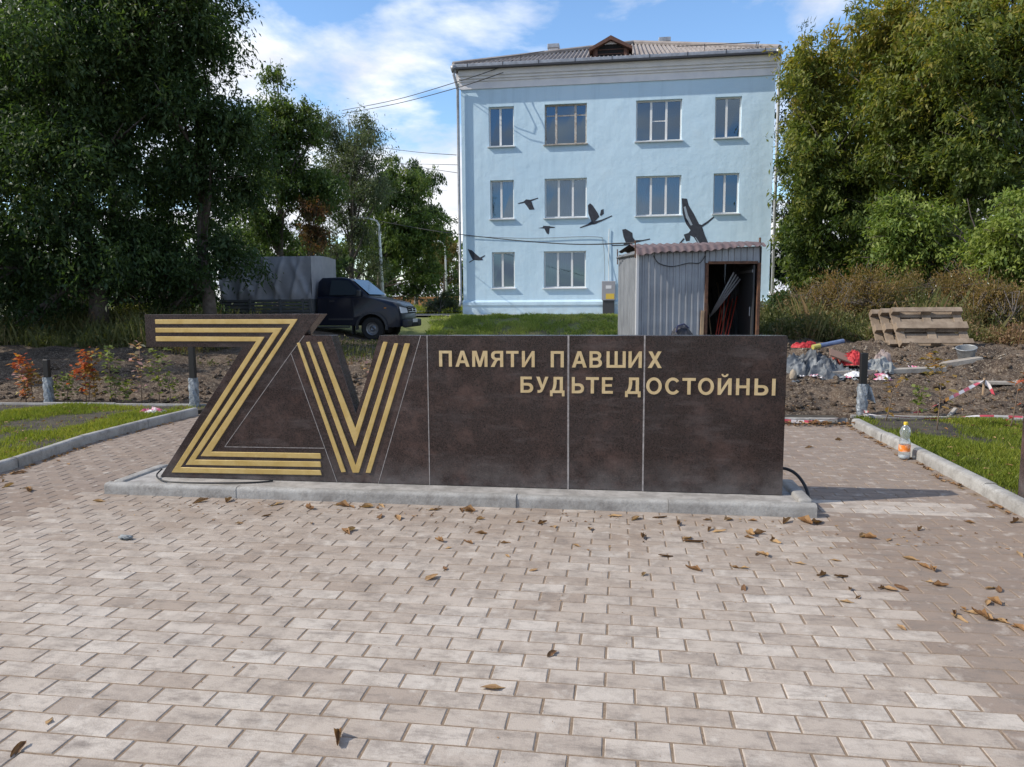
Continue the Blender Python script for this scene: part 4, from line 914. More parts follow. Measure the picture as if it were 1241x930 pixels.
for s_ in range(len(ST) - 1):
    for i in range(n): b.f.append((s_ * n + i, s_ * n + (i + 1) % n, (s_ + 1) * n + (i + 1) % n, (s_ + 1) * n + i))
b.f.append(tuple(range(n))); b.f.append(tuple((len(ST) - 1) * n + i for i in range(n - 1, -1, -1)))
lt(b.build('cab_body', M_body, trk, smooth=.6, fixn=True))
# greenhouse
gp = [(-1.06, 1.34), (-1.72, 1.90), (-2.00, 1.95), (-2.62, 1.94), (-2.76, 1.80), (-2.76, 1.34)]
b = MB(); n = len(gp)
for y, sh_ in ((.04, 0), (WB - .04, 0)):
    for (x, z) in gp: b.v.append(T(x, y + (.13 if z > 1.7 else 0) * (1 if y < 1 else -1), z))
b.f += [tuple(range(n)), tuple(range(2 * n - 1, n - 1, -1))] + [(i, (i + 1) % n, (i + 1) % n + n, i + n) for i in range(n)]
lt(b.build('cab_roof', M_body, trk, fixn=True, bevel=.035, seg=2, smooth=.7))
b = MB(); b.add([T(-1.12, .14, 1.40), T(-1.12, WB - .14, 1.40), T(-1.68, WB - .22, 1.865), T(-1.68, .22, 1.865)], [(0, 1, 2, 3)])
for i, p in enumerate(b.v): b.v[i] = (p[0] + .028, p[1], p[2] + .024)
ws = lt(b.build('windscreen', M_tglass, trk, fixn=True)); 
b = MB(); b.add([T(-1.60, .24, 1.82), T(-1.60, .36, 1.82), T(-1.655, .36, 1.865), T(-1.655, .24, 1.865)], [(0, 1, 2, 3)])
for i, p in enumerate(b.v): b.v[i] = (p[0] + .05, p[1], p[2] + .045)
b.build('sticker', M_lab, ws)
for yy, sg in ((.012, 1), (WB - .012, -1)):
    b = MB(); b.add([T(-1.30, yy, 1.40), T(-1.78, yy + sg * .11, 1.85), T(-2.30, yy + sg * .11, 1.86), T(-2.34, yy + .0 * sg, 1.40)], [(0, 1, 2, 3)]); lt(b.build('side_window', M_tglass, trk, fixn=True))
# door seam lines and handle on the near side
b = MB(); b.box(T(-1.98, -.004, .90), (.82, .012, .84)); dr_ = lt(b.build('door', M_body, trk, bevel=.012, seg=2))
b = MB(); b.box(T(-2.26, -.018, 1.22), (.16, .02, .035)); b.build('handle', M_trim, dr_)
b = MB(); b.box(T(-1.98, -.014, .66), (.80, .012, .05)); b.build('door_moulding', M_trim, dr_)
b = MB(); b.box(T(-1.35, -.10, 1.45), (.11, .16, .21)); lt(b.build('mirror', M_dkp, trk, bevel=.03, seg=2)); b = MB(); b.box(T(-1.35, WB + .10, 1.45), (.11, .16, .21)); lt(b.build('mirror', M_dkp, trk, bevel=.03, seg=2))
# arches
for yy in (-.03, WB + .03):
    b = MB(); P0 = []
    for k in range(13):
        a_ = R(-8 + 196 * k / 12); P0.append((-.99 + .44 * math.cos(a_), .40 + .42 * math.sin(a_)))
    for k in range(12):
        (x1, z1), (x2, z2) = P0[k], P0[k + 1]; cx2, cz2 = -.99, .40
        o1 = (cx2 + (x1 - cx2) * 1.17, cz2 + (z1 - cz2) * 1.17); o2 = (cx2 + (x2 - cx2) * 1.17, cz2 + (z2 - cz2) * 1.17)
        b.add([T(x1, yy - .03, z1), T(x2, yy - .03, z2), T(o2[0], yy - .015, o2[1]), T(o1[0], yy - .015, o1[1]), T(x1, yy + .05, z1), T(x2, yy + .05, z2), T(o2[0], yy + .05, o2[1]), T(o1[0], yy + .05, o1[1])], [(0, 1, 2, 3), (7, 6, 5, 4), (0, 4, 5, 1), (2, 6, 7, 3), (0, 3, 7, 4), (1, 5, 6, 2)])
    lt(b.build('wheel_arch', M_trim, trk, fixn=True))
# bumper, grille, lamps, plate
b = MB(); b.box(T(.01, WB / 2, .52), (.20, WB - .30, .24)); bmp = lt(b.build('bumper', M_trim, trk, bevel=.05, seg=2))
b = MB(); b.box(T(.115, WB / 2, .46), (.012, .70, .10)); b.build('air_intake', M_black, bmp)
b = MB(); b.box(T(.118, WB / 2, .60), (.012, .52, .112)); b.build('licence_plate', M_lab, bmp)
b = MB(); b.box(T(-.012, WB / 2, .93), (.05, .86, .20), (0, R(-10), 0)); gr = lt(b.build('grille', M_black, trk, bevel=.01))
for k in range(3): b = MB(); b.box(T(.018 - .012 * k, WB / 2, .875 + .06 * k), (.014, .84, .018)); b.build('grille_bar', M_chr, gr)
b = MB(); b.lathe([(.0, -.01), (.06, -.01), (.06, .01), (0, .01)], 12, (0, 0, 0)); 
for i, p in enumerate(b.v): b.v[i] = T(.03 + p[2], WB / 2 + p[0], .94 + p[1] * .7)
b.build('badge', M_chr, gr)
for yy, sg in ((.04, 1), (WB - .04, -1)):
    b = MB(); y2 = yy + sg * .42
    q = [T(-.36, yy - .005 * sg, 1.02), T(-.30, yy - .012 * sg, .93), T(-.10, yy + sg * .12, .83), T(.0, y2, .85), T(-.03, y2, .98), T(-.16, yy + sg * .13, 1.03)]
    b.add(q, [(0, 1, 2, 5), (5, 2, 3, 4)])
    b2 = MB(); c0 = Vector(T(-.3, WB / 2, .9))
    for p in b.v: v_ = Vector(p); b2.v.append(tuple(v_ + Vector((.028, -sg * .022, .004))))
    nv = len(b2.v); b2.v += [tuple(Vector(p) + Vector((-.06, sg * .05, 0))) for p in b.v]; b2.f = [(0, 1, 2, 5), (5, 2, 3, 4), (0, 1, 1 + nv, nv), (1, 2, 2 + nv, 1 + nv), (2, 3, 3 + nv, 2 + nv), (3, 4, 4 + nv, 3 + nv), (4, 5, 5 + nv, 4 + nv), (5, 0, nv, 5 + nv)]
    lt(b2.build('headlight', M_lamp, trk, fixn=True))
    b = MB(); b.box(T(-.56, yy - .045 * sg, 1.0), (.07, .02, .035)); lt(b.build('side_repeater', M_amb, trk))
# wheels
def wheel(x, y, sg):
    b = MB(); b.lathe([(.20, -.11), (.31, -.125), (.355, -.10), (.365, -.05), (.365, .05), (.355, .10), (.31, .125), (.20, .11), (.20, -.11)], 28, (0, 0, 0), axis='y')
    for i, p in enumerate(b.v): b.v[i] = T(x + p[0], y + p[1], .365 + p[2])
    w = lt(b.build('wheel', M_tyre, trk, smooth=.6, fixn=True))
    b = MB(); pr = [(.0, -.06), (.05, -.085), (.07, -.06), (.10, -.045), (.15, -.05), (.17, -.085), (.205, -.10), (.21, -.02), (.0, -.02)]
    b.lathe([(max(r, .0001), d * sg) for r, d in pr], 24, (0, 0, 0), axis='y')
    for k in range(8):
        a_ = 2 * math.pi * k / 8; b.box((.128 * math.cos(a_), -.053 * sg, .128 * math.sin(a_)), (.035, .014, .022), (0, -a_, 0))
    for i, p in enumerate(b.v): b.v[i] = T(x + p[0], y + p[1], .365 + p[2])
    b.build('rim', M_rim, w, smooth=.5, fixn=True)
for x in (-.99, -4.30):
    wheel(x, .12, 1); wheel(x, WB - .12, -1)
b = MB(); b.box(T(-.99, WB / 2, .62), (.86, WB - .5, .42)); lt(b.build('wheel_well', M_black, trk))
b = MB(); b.box(T(-1.62, .10, .34), (.03, .24, .30)); lt(b.build('mudflap', M_tyre, trk))
b = MB(); b.box(T(-3.9, .55, .62), (4.0, .08, .14)); b.box(T(-3.9, WB - .55, .62), (4.0, .08, .14)); lt(b.build('chassis', M_trim, trk))
b = MB(); b.box(T(-2.3, -.02, .42), (1.2, .10, .05)); lt(b.build('running_board', M_trim, trk, bevel=.01))
# bed with drop sides
BX0, BX1 = -5.90, -2.86
b = MB(); b.box(T((BX0 + BX1) / 2, WB / 2, .84), (BX1 - BX0, WB + .16, .08)); lt(b.build('bed_floor', M_bed, trk))
for yy in (-.10, WB + .10):
    for k in range(4):
        b = MB(); b.box(T((BX0 + BX1) / 2, yy, .925 + .105 * k), (BX1 - BX0, .03, .082)); lt(b.build('side_board', M_bed, trk, bevel=.008))
    for x in (BX0 + .02, BX0 + 1.0, BX0 + 2.0, BX1 - .05, BX1 - .3):
        b = MB(); b.box(T(x, yy - .02 * (1 if yy < 0 else -1), 1.08), (.06, .05, .44)); lt(b.build('side_stake', M_bed, trk))
for x in (BX0, BX1):
    b = MB(); b.box(T(x, WB / 2, 1.08), (.03, WB + .17, .42)); lt(b.build('end_board', M_bed, trk))
# canvas: folded side sheets, roof, chamfered front
b = MB(); NX, NZ = 90, 14; zc0, zc1 = 1.27, 2.60
def tarp_side(u, v, yy, sg):
    x = BX0 + .02 + (BX1 - BX0 - .03) * u; z = zc0 + (zc1 - zc0) * v
    w = .05 * math.sin(19 * u + 3 * v + 2 * math.sin(5 * u)) * (1 - .5 * v) + .07 * max(0, math.sin(33 * (u - .12 * v) + 1)) ** 3 + .05 * max(0, math.sin(21 * (u + .2 * v))) ** 5 + .03 * math.sin(8 * u - 5 * v)
    w *= math.sin(min(1, v * 4 + .25) * math.pi / 2) * math.sin(min(1, (1 - v) * 3 + .1) * math.pi / 2)
    return T(x, yy - sg * (w + .035 * math.sin(v * math.pi)), z)
b.grid(lambda u, v: tarp_side(u, v, -.07, 1), NX, NZ); b.grid(lambda u, v: tarp_side(1 - u, v, WB + .07, -1), NX, NZ)
b.grid(lambda u, v: T(BX0 + .02 + (BX1 - BX0 - .03) * u, -.07 + (WB + .14) * v, zc1 + .05 * math.sin(math.pi * v) - .012 * math.sin(u * math.pi * 3) ** 2), 30, 10)
b.grid(lambda u, v: T(BX1 - .01 + .03 * math.sin(6 * u) * math.sin(math.pi * v), -.07 + (WB + .14) * u, zc0 + (zc1 + .05 * math.sin(math.pi * u) - zc0) * v), 12, 8)
b.grid(lambda u, v: T(BX0 + .02, WB + .07 - (WB + .14) * u, zc0 + (zc1 - zc0) * v), 6, 6)
lt(b.build('canvas_cover', M_tarp, trk, smooth=.9))

# ================================================================== trees
M_bark = mat('bark', (.075, .06, .05), .95, noise=(7, 6, .35, .65), col2=(.14, .12, .105), bump=(25, .8, .02))
M_birch = mat('pale_bark', (.34, .33, .31), .9, noise=(5, 5, .42, .55), col2=(.10, .09, .085), bump=(20, .4, .01))
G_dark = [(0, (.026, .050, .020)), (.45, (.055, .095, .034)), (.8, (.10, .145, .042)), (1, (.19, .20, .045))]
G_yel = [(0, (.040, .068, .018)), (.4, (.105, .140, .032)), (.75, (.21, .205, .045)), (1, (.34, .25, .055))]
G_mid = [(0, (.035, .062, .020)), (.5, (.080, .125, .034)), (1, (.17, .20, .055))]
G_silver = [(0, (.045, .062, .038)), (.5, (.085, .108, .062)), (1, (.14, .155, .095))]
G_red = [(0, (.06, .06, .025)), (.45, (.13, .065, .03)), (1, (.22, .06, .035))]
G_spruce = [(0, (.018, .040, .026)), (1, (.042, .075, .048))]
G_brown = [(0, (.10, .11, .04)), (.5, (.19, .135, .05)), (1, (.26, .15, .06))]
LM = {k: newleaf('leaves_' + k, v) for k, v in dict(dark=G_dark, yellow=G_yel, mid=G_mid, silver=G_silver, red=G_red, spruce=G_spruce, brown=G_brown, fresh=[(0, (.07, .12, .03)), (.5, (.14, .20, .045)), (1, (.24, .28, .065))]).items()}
def leaf_quads(C, D, Nn, l, w):
    """C centre, D along, Nn normal-ish"""
    D = D / (np.linalg.norm(D, axis=1, keepdims=True) + 1e-9); Sd = np.cross(D, Nn); Sd /= (np.linalg.norm(Sd, axis=1, keepdims=True) + 1e-9)
    up = np.cross(Sd, D); l = l[:, None]; w = w[:, None]
    a = C - D * l * .5; b = C + Sd * w * .5 + up * w * .12 - D * l * .05; c = C + D * l * .5 - up * l * .08; d = C - Sd * w * .5 + up * w * .12 - D * l * .05
    V = np.stack([a, b, c, d], 1).reshape(-1, 3); k = np.arange(len(C)) * 4
    return V, np.stack([k, k + 1, k + 2, k + 3], 1)
def foliage(blobs, nleaf, l, w, rg, per=42, slen=.7, droop=.35, tint0=.45, tops=0., shell=.42):
    wt = np.array([b[3] * b[4] * b[5] for b in blobs]) ** .75; wt /= wt.sum(); ns = max(4, nleaf // per)
    bi = rg.choice(len(blobs), ns, p=wt); B = np.array([b[:6] for b in blobs])[bi]
    d = rg.normal(size=(ns, 3)); d /= np.linalg.norm(d, axis=1, keepdims=True); r = rg.uniform(0, 1, (ns, 1)) ** shell
    sc = B[:, :3] + d * r * B[:, 3:6]
    sd = d + rg.normal(0, .45, (ns, 3)); sd[:, 2] = sd[:, 2] * .6 - droop; sd /= np.linalg.norm(sd, axis=1, keepdims=True)
    L = slen * rg.uniform(.5, 1.3, ns)
    u = rg.uniform(-.5, .5, (ns, per)); side = rg.normal(0, .16, (ns, per, 3)) * L[:, None, None] * 1.2
    C = (sc[:, None] + sd[:, None] * (u * L[:, None])[..., None] + side).reshape(-1, 3)
    D = (sd[:, None] * .5 + rg.normal(0, .6, (ns, per, 3)) + np.array([0, 0, -droop])).reshape(-1, 3)
    Nn = rg.normal(0, .55, (len(C), 3)) + np.array([0, 0, 1.])
    n = len(C); ll = l * rg.uniform(.45, 1.5, n); ww = w * rg.uniform(.65, 1.2, n)
    zmin, zmax = C[:, 2].min(), C[:, 2].max(); hh = (C[:, 2] - zmin) / (zmax - zmin + 1e-6)
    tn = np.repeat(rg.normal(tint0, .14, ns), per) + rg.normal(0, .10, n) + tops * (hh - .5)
    V, F = leaf_quads(C, D, Nn, ll, ww)
    return V, F, np.clip(tn, 0, 1), sc
def auto_blobs(c, R3, n, rs, k=.42):
    o = []
    for _ in range(n):
        d = Vector((rs.gauss(0, 1), rs.gauss(0, 1), rs.gauss(0, 1))).normalized() * rs.random() ** .45 * .78
        f = k * rs.uniform(.7, 1.25); o.append((c[0] + d.x * R3[0], c[1] + d.y * R3[1], c[2] + d.z * R3[2], R3[0] * f, R3[1] * f, R3[2] * f * .8))
    return o
def tree(label, base, blobs, nleaf, l, w, pal, tr=.16, seed=1, name='deciduous_tree', per=42, slen=.7, droop=.35, tint0=.45, tops=0., bark=None, stems=1, cat='tree', group=None, shell=.42, limbs=14):
    rg = np.random.default_rng(seed); rs = random.Random(seed); x, y = base; z = float(height(x, y, False))
    root = empty(name, (x, y, z), 0, label, cat, group)
    V, F, tn, sc = foliage(blobs, nleaf, l, w, rg, per, slen, droop, tint0, tops, shell)
    me = fast_mesh('crown', V - np.array([x, y, z]), F, tint=tn); mobj('crown', me, LM[pal], root)
    zc = [b[2] for b in blobs]; ztop = max(zc); m = MB()
    for s_ in range(stems):
        ox, oy = (rs.uniform(-.5, .5), rs.uniform(-.5, .5)) if stems > 1 else (0, 0)
        tx = sum(b[0] for b in blobs) / len(blobs) - x + ox * 2; ty = sum(b[1] for b in blobs) / len(blobs) - y + oy * 2
        P = []; n = 8
        for i in range(n + 1):
            u = i / n; P.append(Vector((ox + (tx - ox) * u ** 1.5 + rs.uniform(-.08, .08) * (u > 0), oy + (ty - oy) * u ** 1.5 + rs.uniform(-.08, .08) * (u > 0), -.15 + (ztop - z + .15) * u)))
        m.tube(P, [tr * (1.25 if i == 0 else 1) * (1 - .88 * i / n) for i in range(n + 1)], 8)
        for b in rs.sample(blobs, min(limbs, len(blobs))):
            e = Vector((b[0] - x, b[1] - y, b[2] - z)); u = min(.85, max(.15, (e.z / (ztop - z + .01)) * .62)); k = int(u * n); a = P[k].lerp(P[k + 1], u * n - k)
            mid = a.lerp(e, .5) + Vector((rs.uniform(-.2, .2), rs.uniform(-.2, .2), .25)); r0 = tr * (1 - u) * .55 + .008
            m.tube([a, mid, e, e + (e - mid) * .5], [r0, r0 * .6, r0 * .35, .006], 5)
            for _ in range(3):
                q = e + Vector((rs.gauss(0, b[3] * .6), rs.gauss(0, b[4] * .6), rs.gauss(0, b[5] * .6))); m.tube([mid.lerp(e, rs.random()), q], [r0 * .3, .005], 4)
    m.build('trunk', bark or M_bark, root, smooth=True)
    return root
def bl(px, py, Y, r, rz=None, ry=None):            # a foliage clump seen at px,py
    p = at(px, py, Y); return (p.x, p.y, p.z, r, ry or r, rz or r * .85)
def blobset(rs, spec, lo=-999, hi=2999):          # lo/hi: crown edges (the house corner stands clear of the leaves)
    o = []; rq = random.Random(str(spec))
    for (px, py, Y, r, n) in spec:
        for _ in range(n):
            rr2 = r * rq.uniform(.55, .9); e = (rr2 + .25) * FPX / Y
            o.append(bl(min(max(px + rq.gauss(0, r * 11), lo + e), hi - e), py + rq.gauss(0, r * 11), Y + rq.gauss(0, r * .45), rr2))
    return o
rs = random.Random(5)
# -- left, near
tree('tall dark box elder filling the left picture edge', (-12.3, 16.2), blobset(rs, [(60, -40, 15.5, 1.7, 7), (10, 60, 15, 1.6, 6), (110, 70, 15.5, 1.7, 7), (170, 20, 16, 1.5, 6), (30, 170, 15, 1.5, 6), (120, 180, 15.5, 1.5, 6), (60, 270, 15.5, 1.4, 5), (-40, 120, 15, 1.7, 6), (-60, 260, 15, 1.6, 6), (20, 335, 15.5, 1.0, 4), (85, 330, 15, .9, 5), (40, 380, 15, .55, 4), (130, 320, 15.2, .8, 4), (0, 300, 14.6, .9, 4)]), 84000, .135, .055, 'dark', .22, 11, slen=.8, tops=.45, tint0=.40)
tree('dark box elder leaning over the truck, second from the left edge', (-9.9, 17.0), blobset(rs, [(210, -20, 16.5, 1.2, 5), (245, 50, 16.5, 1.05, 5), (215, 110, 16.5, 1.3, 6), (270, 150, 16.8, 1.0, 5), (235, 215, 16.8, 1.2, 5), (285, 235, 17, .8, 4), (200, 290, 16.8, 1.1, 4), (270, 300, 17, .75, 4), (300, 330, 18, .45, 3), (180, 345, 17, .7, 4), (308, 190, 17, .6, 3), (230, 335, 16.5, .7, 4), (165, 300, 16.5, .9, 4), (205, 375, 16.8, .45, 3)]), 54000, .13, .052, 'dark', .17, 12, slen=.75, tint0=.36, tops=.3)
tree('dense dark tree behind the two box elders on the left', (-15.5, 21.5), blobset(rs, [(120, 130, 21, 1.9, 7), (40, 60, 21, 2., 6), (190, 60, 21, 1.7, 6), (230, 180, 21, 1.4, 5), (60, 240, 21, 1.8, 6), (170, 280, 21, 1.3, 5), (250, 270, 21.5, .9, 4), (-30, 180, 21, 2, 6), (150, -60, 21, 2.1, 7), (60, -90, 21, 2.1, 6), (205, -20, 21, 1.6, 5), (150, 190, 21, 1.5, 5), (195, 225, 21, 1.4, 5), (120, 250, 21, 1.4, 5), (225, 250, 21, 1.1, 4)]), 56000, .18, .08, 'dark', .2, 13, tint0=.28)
tree('added shade tree mostly outside the left picture edge', (-17.8, 14.6), auto_blobs((-17.8, 14.6, 4.0), (3.2, 3.0, 2.8), 22, rs), 26000, .17, .07, 'dark', .22, 14, tint0=.35)  # mostly unseen, added for shade; kept low so sun reaches the box elders
tree('leafy tree beyond the left picture edge, shading the truck', (-19.6, 19.4), auto_blobs((-19.6, 19.4, 6.8), (3.6, 3.6, 5.), 26, rs), 22000, .2, .085, 'dark', .22, 15, tint0=.35)
tree('dark leafy undergrowth bush beneath the left trees', (-13.2, 17.4), blobset(rs, [(40, 375, 17.5, .7, 4), (90, 380, 17.5, .6, 4), (10, 350, 17.5, .8, 4)]), 9000, .12, .05, 'dark', .05, 16, 'bush', tint0=.3, stems=3, cat='bush')
tree('bright green bush caught by sun left of the memorial top', (-11.3, 18.6), blobset(rs, [(140, 395, 18.5, .45, 4), (165, 385, 18.5, .42, 4), (122, 400, 18.5, .3, 3)]), 5000, .09, .045, 'yellow', .04, 17, 'bush', tint0=.5, stems=3, cat='bush')
tree('dark bush below the branches beside the truck tailboard', (-12.6, 20.2), blobset(rs, [(200, 370, 20.5, .7, 4), (240, 360, 20.5, .7, 4), (225, 395, 20.5, .5, 3)]), 7000, .12, .05, 'dark', .05, 18, 'bush', tint0=.25, stems=3, cat='bush')
tree('unseen tree added outside the left picture edge to shade the soil bank', (-15.6, 10.6), auto_blobs((-15.8, 10.4, 4.2), (2.7, 2.4, 2.9), 22, rs), 24000, .17, .07, 'dark', .2, 19, tint0=.35)  # out of view, added only to throw shade on the left soil
tree('dark thicket at the foot of the leftmost box elder', (-12.8, 19.2), blobset(rs, [(20, 330, 19, .9, 5), (80, 345, 19, .8, 5), (130, 350, 19, .8, 4), (60, 395, 18.5, .5, 4), (100, 390, 18.5, .5, 3)]), 15000, .14, .06, 'dark', .05, 51, 'bush', tint0=.22, stems=4, cat='bush')
tree('dark thicket between the leaning box elder and the truck', (-13.4, 20.0), blobset(rs, [(170, 345, 20, .8, 5), (215, 335, 20, .8, 5), (250, 385, 19.5, .4, 3), (185, 390, 19.5, .5, 4)]), 13000, .14, .06, 'dark', .05, 52, 'bush', tint0=.22, stems=4, cat='bush')
# -- behind the truck
tree('slim tree with a tufted top rising behind the truck canvas', (-14.2, 30), blobset(rs, [(338, 98, 30, .55, 3), (330, 140, 30, 1.1, 4), (360, 150, 30, .9, 4), (320, 200, 30, 1.4, 5), (365, 210, 30, 1.3, 5), (335, 265, 30, 1.4, 5), (385, 165, 30, .6, 3), (320, 330, 30, 1.2, 4), (345, 180, 30, 1.2, 5), (300, 250, 30, 1.2, 4), (390, 240, 31, 1.1, 4)]), 36000, .18, .075, 'mid', .16, 21, tint0=.4, tops=.2)
tree('sparse silvery willow behind the truck, open branches against the sky', (-13.2, 36), blobset(rs, [(420, 170, 36, 1.1, 6), (395, 150, 36, .7, 4), (445, 195, 36, 1.0, 5), (405, 230, 36, 1.3, 5), (450, 250, 36, 1.2, 5), (430, 300, 36, 1.3, 4), (410, 190, 36, 1.1, 4), (440, 225, 36, 1.2, 4)]), 27000, .17, .055, 'silver', .17, 22, tint0=.5, slen=1., shell=.6, limbs=26)
tree('reddening rowan behind the truck canvas', (-12.4, 29), blobset(rs, [(380, 255, 29, .5, 4), (372, 285, 29, .55, 4), (392, 290, 29, .5, 3)]), 3600, .15, .06, 'red', .07, 23, tint0=.3)
tree('round green tree between the willow and the lamp post', (-14.6, 44), blobset(rs, [(470, 235, 44, 1.5, 6), (500, 230, 44, 1.2, 5), (480, 290, 44, 1.6, 6), (450, 310, 44, 1.5, 4), (515, 275, 44, 1.1, 4), (510, 330, 44, 1.2, 4), (485, 210, 44, 1.0, 4), (460, 270, 44, 1.5, 4), (495, 260, 44, 1.3, 4)]), 32000, .22, .09, 'mid', .18, 24, tint0=.5)
tree('drooping birch just left of the blue house', (-14.4, 52), blobset(rs, [(505, 212, 52, .9, 4), (522, 225, 52, .8, 4), (518, 255, 52, .9, 4), (490, 215, 52, 1.0, 3)], hi=548), 8000, .24, .09, 'dark', .16, 25, droop=.8, tint0=.4, bark=M_birch)
tree('yellowing tree at the left corner of the blue house', (-14.6, 62), blobset(rs, [(545, 285, 62, 1.2, 5), (540, 320, 62, 1.4, 5), (528, 300, 62, 1.1, 4), (555, 335, 62, 1., 3)]), 12000, .26, .10, 'brown', .16, 26, tint0=.25)
tree('dark thicket behind the street lamps', (-17, 47), blobset(rs, [(420, 340, 47, 1.3, 4), (470, 345, 47, 1.3, 4), (510, 350, 47, 1.1, 4), (545, 355, 47, .9, 3), (380, 330, 47, 1.5, 4), (345, 340, 47, 1.5, 4)]), 16000, .24, .10, 'dark', .08, 27, 'bush', tint0=.3, stems=4, cat='bush')
tree('green bank of bushes behind the truck bed', (-15.5, 33.5), blobset(rs, [(300, 300, 34, 1.6, 4), (350, 310, 34, 1.4, 4), (400, 325, 34, 1.3, 4), (250, 330, 34, 1.6, 4)]), 12000, .2, .085, 'dark', .08, 28, 'bush', tint0=.4, stems=4, cat='bush')
# -- right
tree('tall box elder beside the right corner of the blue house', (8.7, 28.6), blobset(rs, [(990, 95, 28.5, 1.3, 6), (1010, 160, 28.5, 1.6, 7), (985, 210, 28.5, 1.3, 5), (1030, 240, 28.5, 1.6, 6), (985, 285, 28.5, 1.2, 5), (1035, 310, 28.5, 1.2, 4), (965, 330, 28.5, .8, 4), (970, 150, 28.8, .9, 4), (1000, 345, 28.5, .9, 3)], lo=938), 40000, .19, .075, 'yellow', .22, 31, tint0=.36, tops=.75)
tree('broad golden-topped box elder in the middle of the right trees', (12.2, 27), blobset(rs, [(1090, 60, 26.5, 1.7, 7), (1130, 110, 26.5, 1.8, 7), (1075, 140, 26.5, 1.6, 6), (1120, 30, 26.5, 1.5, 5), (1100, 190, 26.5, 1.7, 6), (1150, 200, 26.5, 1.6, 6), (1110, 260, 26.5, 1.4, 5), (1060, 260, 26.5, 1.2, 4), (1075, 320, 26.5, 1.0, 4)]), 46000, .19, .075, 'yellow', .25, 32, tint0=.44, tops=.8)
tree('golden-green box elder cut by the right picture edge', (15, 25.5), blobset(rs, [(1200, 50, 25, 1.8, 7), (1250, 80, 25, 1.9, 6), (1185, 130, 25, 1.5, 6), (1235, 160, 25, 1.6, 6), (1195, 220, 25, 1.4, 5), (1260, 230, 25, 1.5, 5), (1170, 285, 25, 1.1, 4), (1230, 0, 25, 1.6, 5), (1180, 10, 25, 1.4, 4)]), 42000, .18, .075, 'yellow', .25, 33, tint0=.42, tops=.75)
def spruce(label, x, y, ztip, seed, rmax):
    rg = np.random.default_rng(seed); z = float(height(x, y, False)); root = empty('spruce_tree', (x, y, z), 0, label, 'tree'); H = ztip - z
    blobs = []
    for k in range(16):
        u = k / 15; r = rmax * (1 - u) ** .8 + .15
        for j in range(5 if u < .8 else 2):
            a = rg.uniform(0, 6.28); blobs.append((np.cos(a) * r * .55, np.sin(a) * r * .55, 1.2 + (H - 1.2) * u, r * .55, r * .55, H / 26))
    V, F, tn, _ = foliage(blobs, 15000, .22, .05, rg, 30, .6, .45, .45, .2); mobj('crown', fast_mesh('crown', V, F, tint=tn), LM['spruce'], root)
    m = MB(); m.tube([(0, 0, -.1), (0, 0, H * .98)], [.18, .02], 7); m.build('trunk', M_bark, root, smooth=True)
p = at(975, 45, 36); spruce('dark spruce top behind the corner of the blue house roof', p.x, 36, p.z + .5, 41, 2.3)
p = at(1090, 0, 35); spruce('dark spruce showing above the golden trees on the right', p.x, 35, p.z + 1.2, 42, 2.6)
tree('fresh green sapling thicket in front of the right trees', (9.3, 22), blobset(rs, [(1085, 285, 22, .6, 4), (1120, 270, 22, .65, 4), (1150, 300, 22, .6, 4), (1100, 315, 22, .6, 4), (1085, 250, 22, .4, 2), (1140, 325, 22, .5, 3)]), 15000, .15, .06, 'fresh', .06, 34, 'bush', tint0=.62, stems=4, cat='bush', slen=.6)
tree('bright green bush at the right picture edge', (9.6, 19), blobset(rs, [(1215, 285, 19, .55, 4), (1235, 260, 19, .5, 4), (1200, 315, 19, .5, 4), (1235, 320, 19, .6, 4), (1225, 345, 19, .4, 3)]), 13000, .13, .055, 'fresh', .06, 35, 'bush', tint0=.72, stems=4, cat='bush', slen=.55)
tree('low dark bush between the shed and the dry weeds', (5.4, 21), blobset(rs, [(955, 370, 21, .45, 3), (985, 372, 21, .45, 3), (1020, 362, 21, .5, 3)]), 6000, .12, .05, 'dark', .04, 36, 'bush', tint0=.35, stems=3, cat='bush', slen=.5)
tree('shrub in the flower bed beside the left corner of the house', (-8.2, 32.9), [(-8.0, 33.2, 1.35, .5, .4, .45), (-7.5, 33.3, 1.3, .4, .4, .4), (-8.6, 33.4, 1.2, .4, .3, .35)], 3000, .12, .055, 'silver', .03, 37, 'bush', tint0=.5, stems=3, cat='bush', slen=.4)
tree('dark broad tree behind the golden box elders on the right', (13.5, 33.5), blobset(rs, [(1000, 120, 33, 1.8, 6), (1050, 90, 33, 1.9, 6), (1050, 200, 33, 2., 6), (1110, 150, 33, 2., 6), (1180, 120, 33, 2.1, 6), (1230, 220, 33, 2.1, 6), (1000, 230, 33, 1.8, 5), (1120, 270, 33, 2., 5), (1050, 310, 33, 1.8, 5), (1190, 310, 33, 1.8, 5), (970, 310, 33, 1.3, 4)], lo=945), 42000, .22, .10, 'dark', .25, 38, tint0=.35)
for k_, (px_, py_, Y_, r_b, lab_) in enumerate([(1003, 352, 18.5, .5, 'brown dry bush left of the other dry weeds'), (1050, 350, 17.5, .6, 'large russet dry bush left of the pallets'), (1105, 350, 18.5, .55, 'brown dry bush behind the pallets'), (1160, 352, 18, .5, 'faded dry bush right of the pallets'), (1205, 362, 16.5, .45, 'straw-brown dry bush near the right picture edge')]):
    pq = at(px_, py_, Y_); tree(lab_, (pq.x, Y_), blobset(rs, [(px_, py_, Y_, r_b, 5), (px_ - 12, py_ + 18, Y_, r_b, 4), (px_ + 14, py_ + 16, Y_, r_b, 4)]), 6500, .075, .022, 'brown', .02, 200 + k_, 'dry_bush', tint0=.62 - .1 * (k_ % 3), stems=4, cat='bush', slen=.45, droop=-.5, per=30)
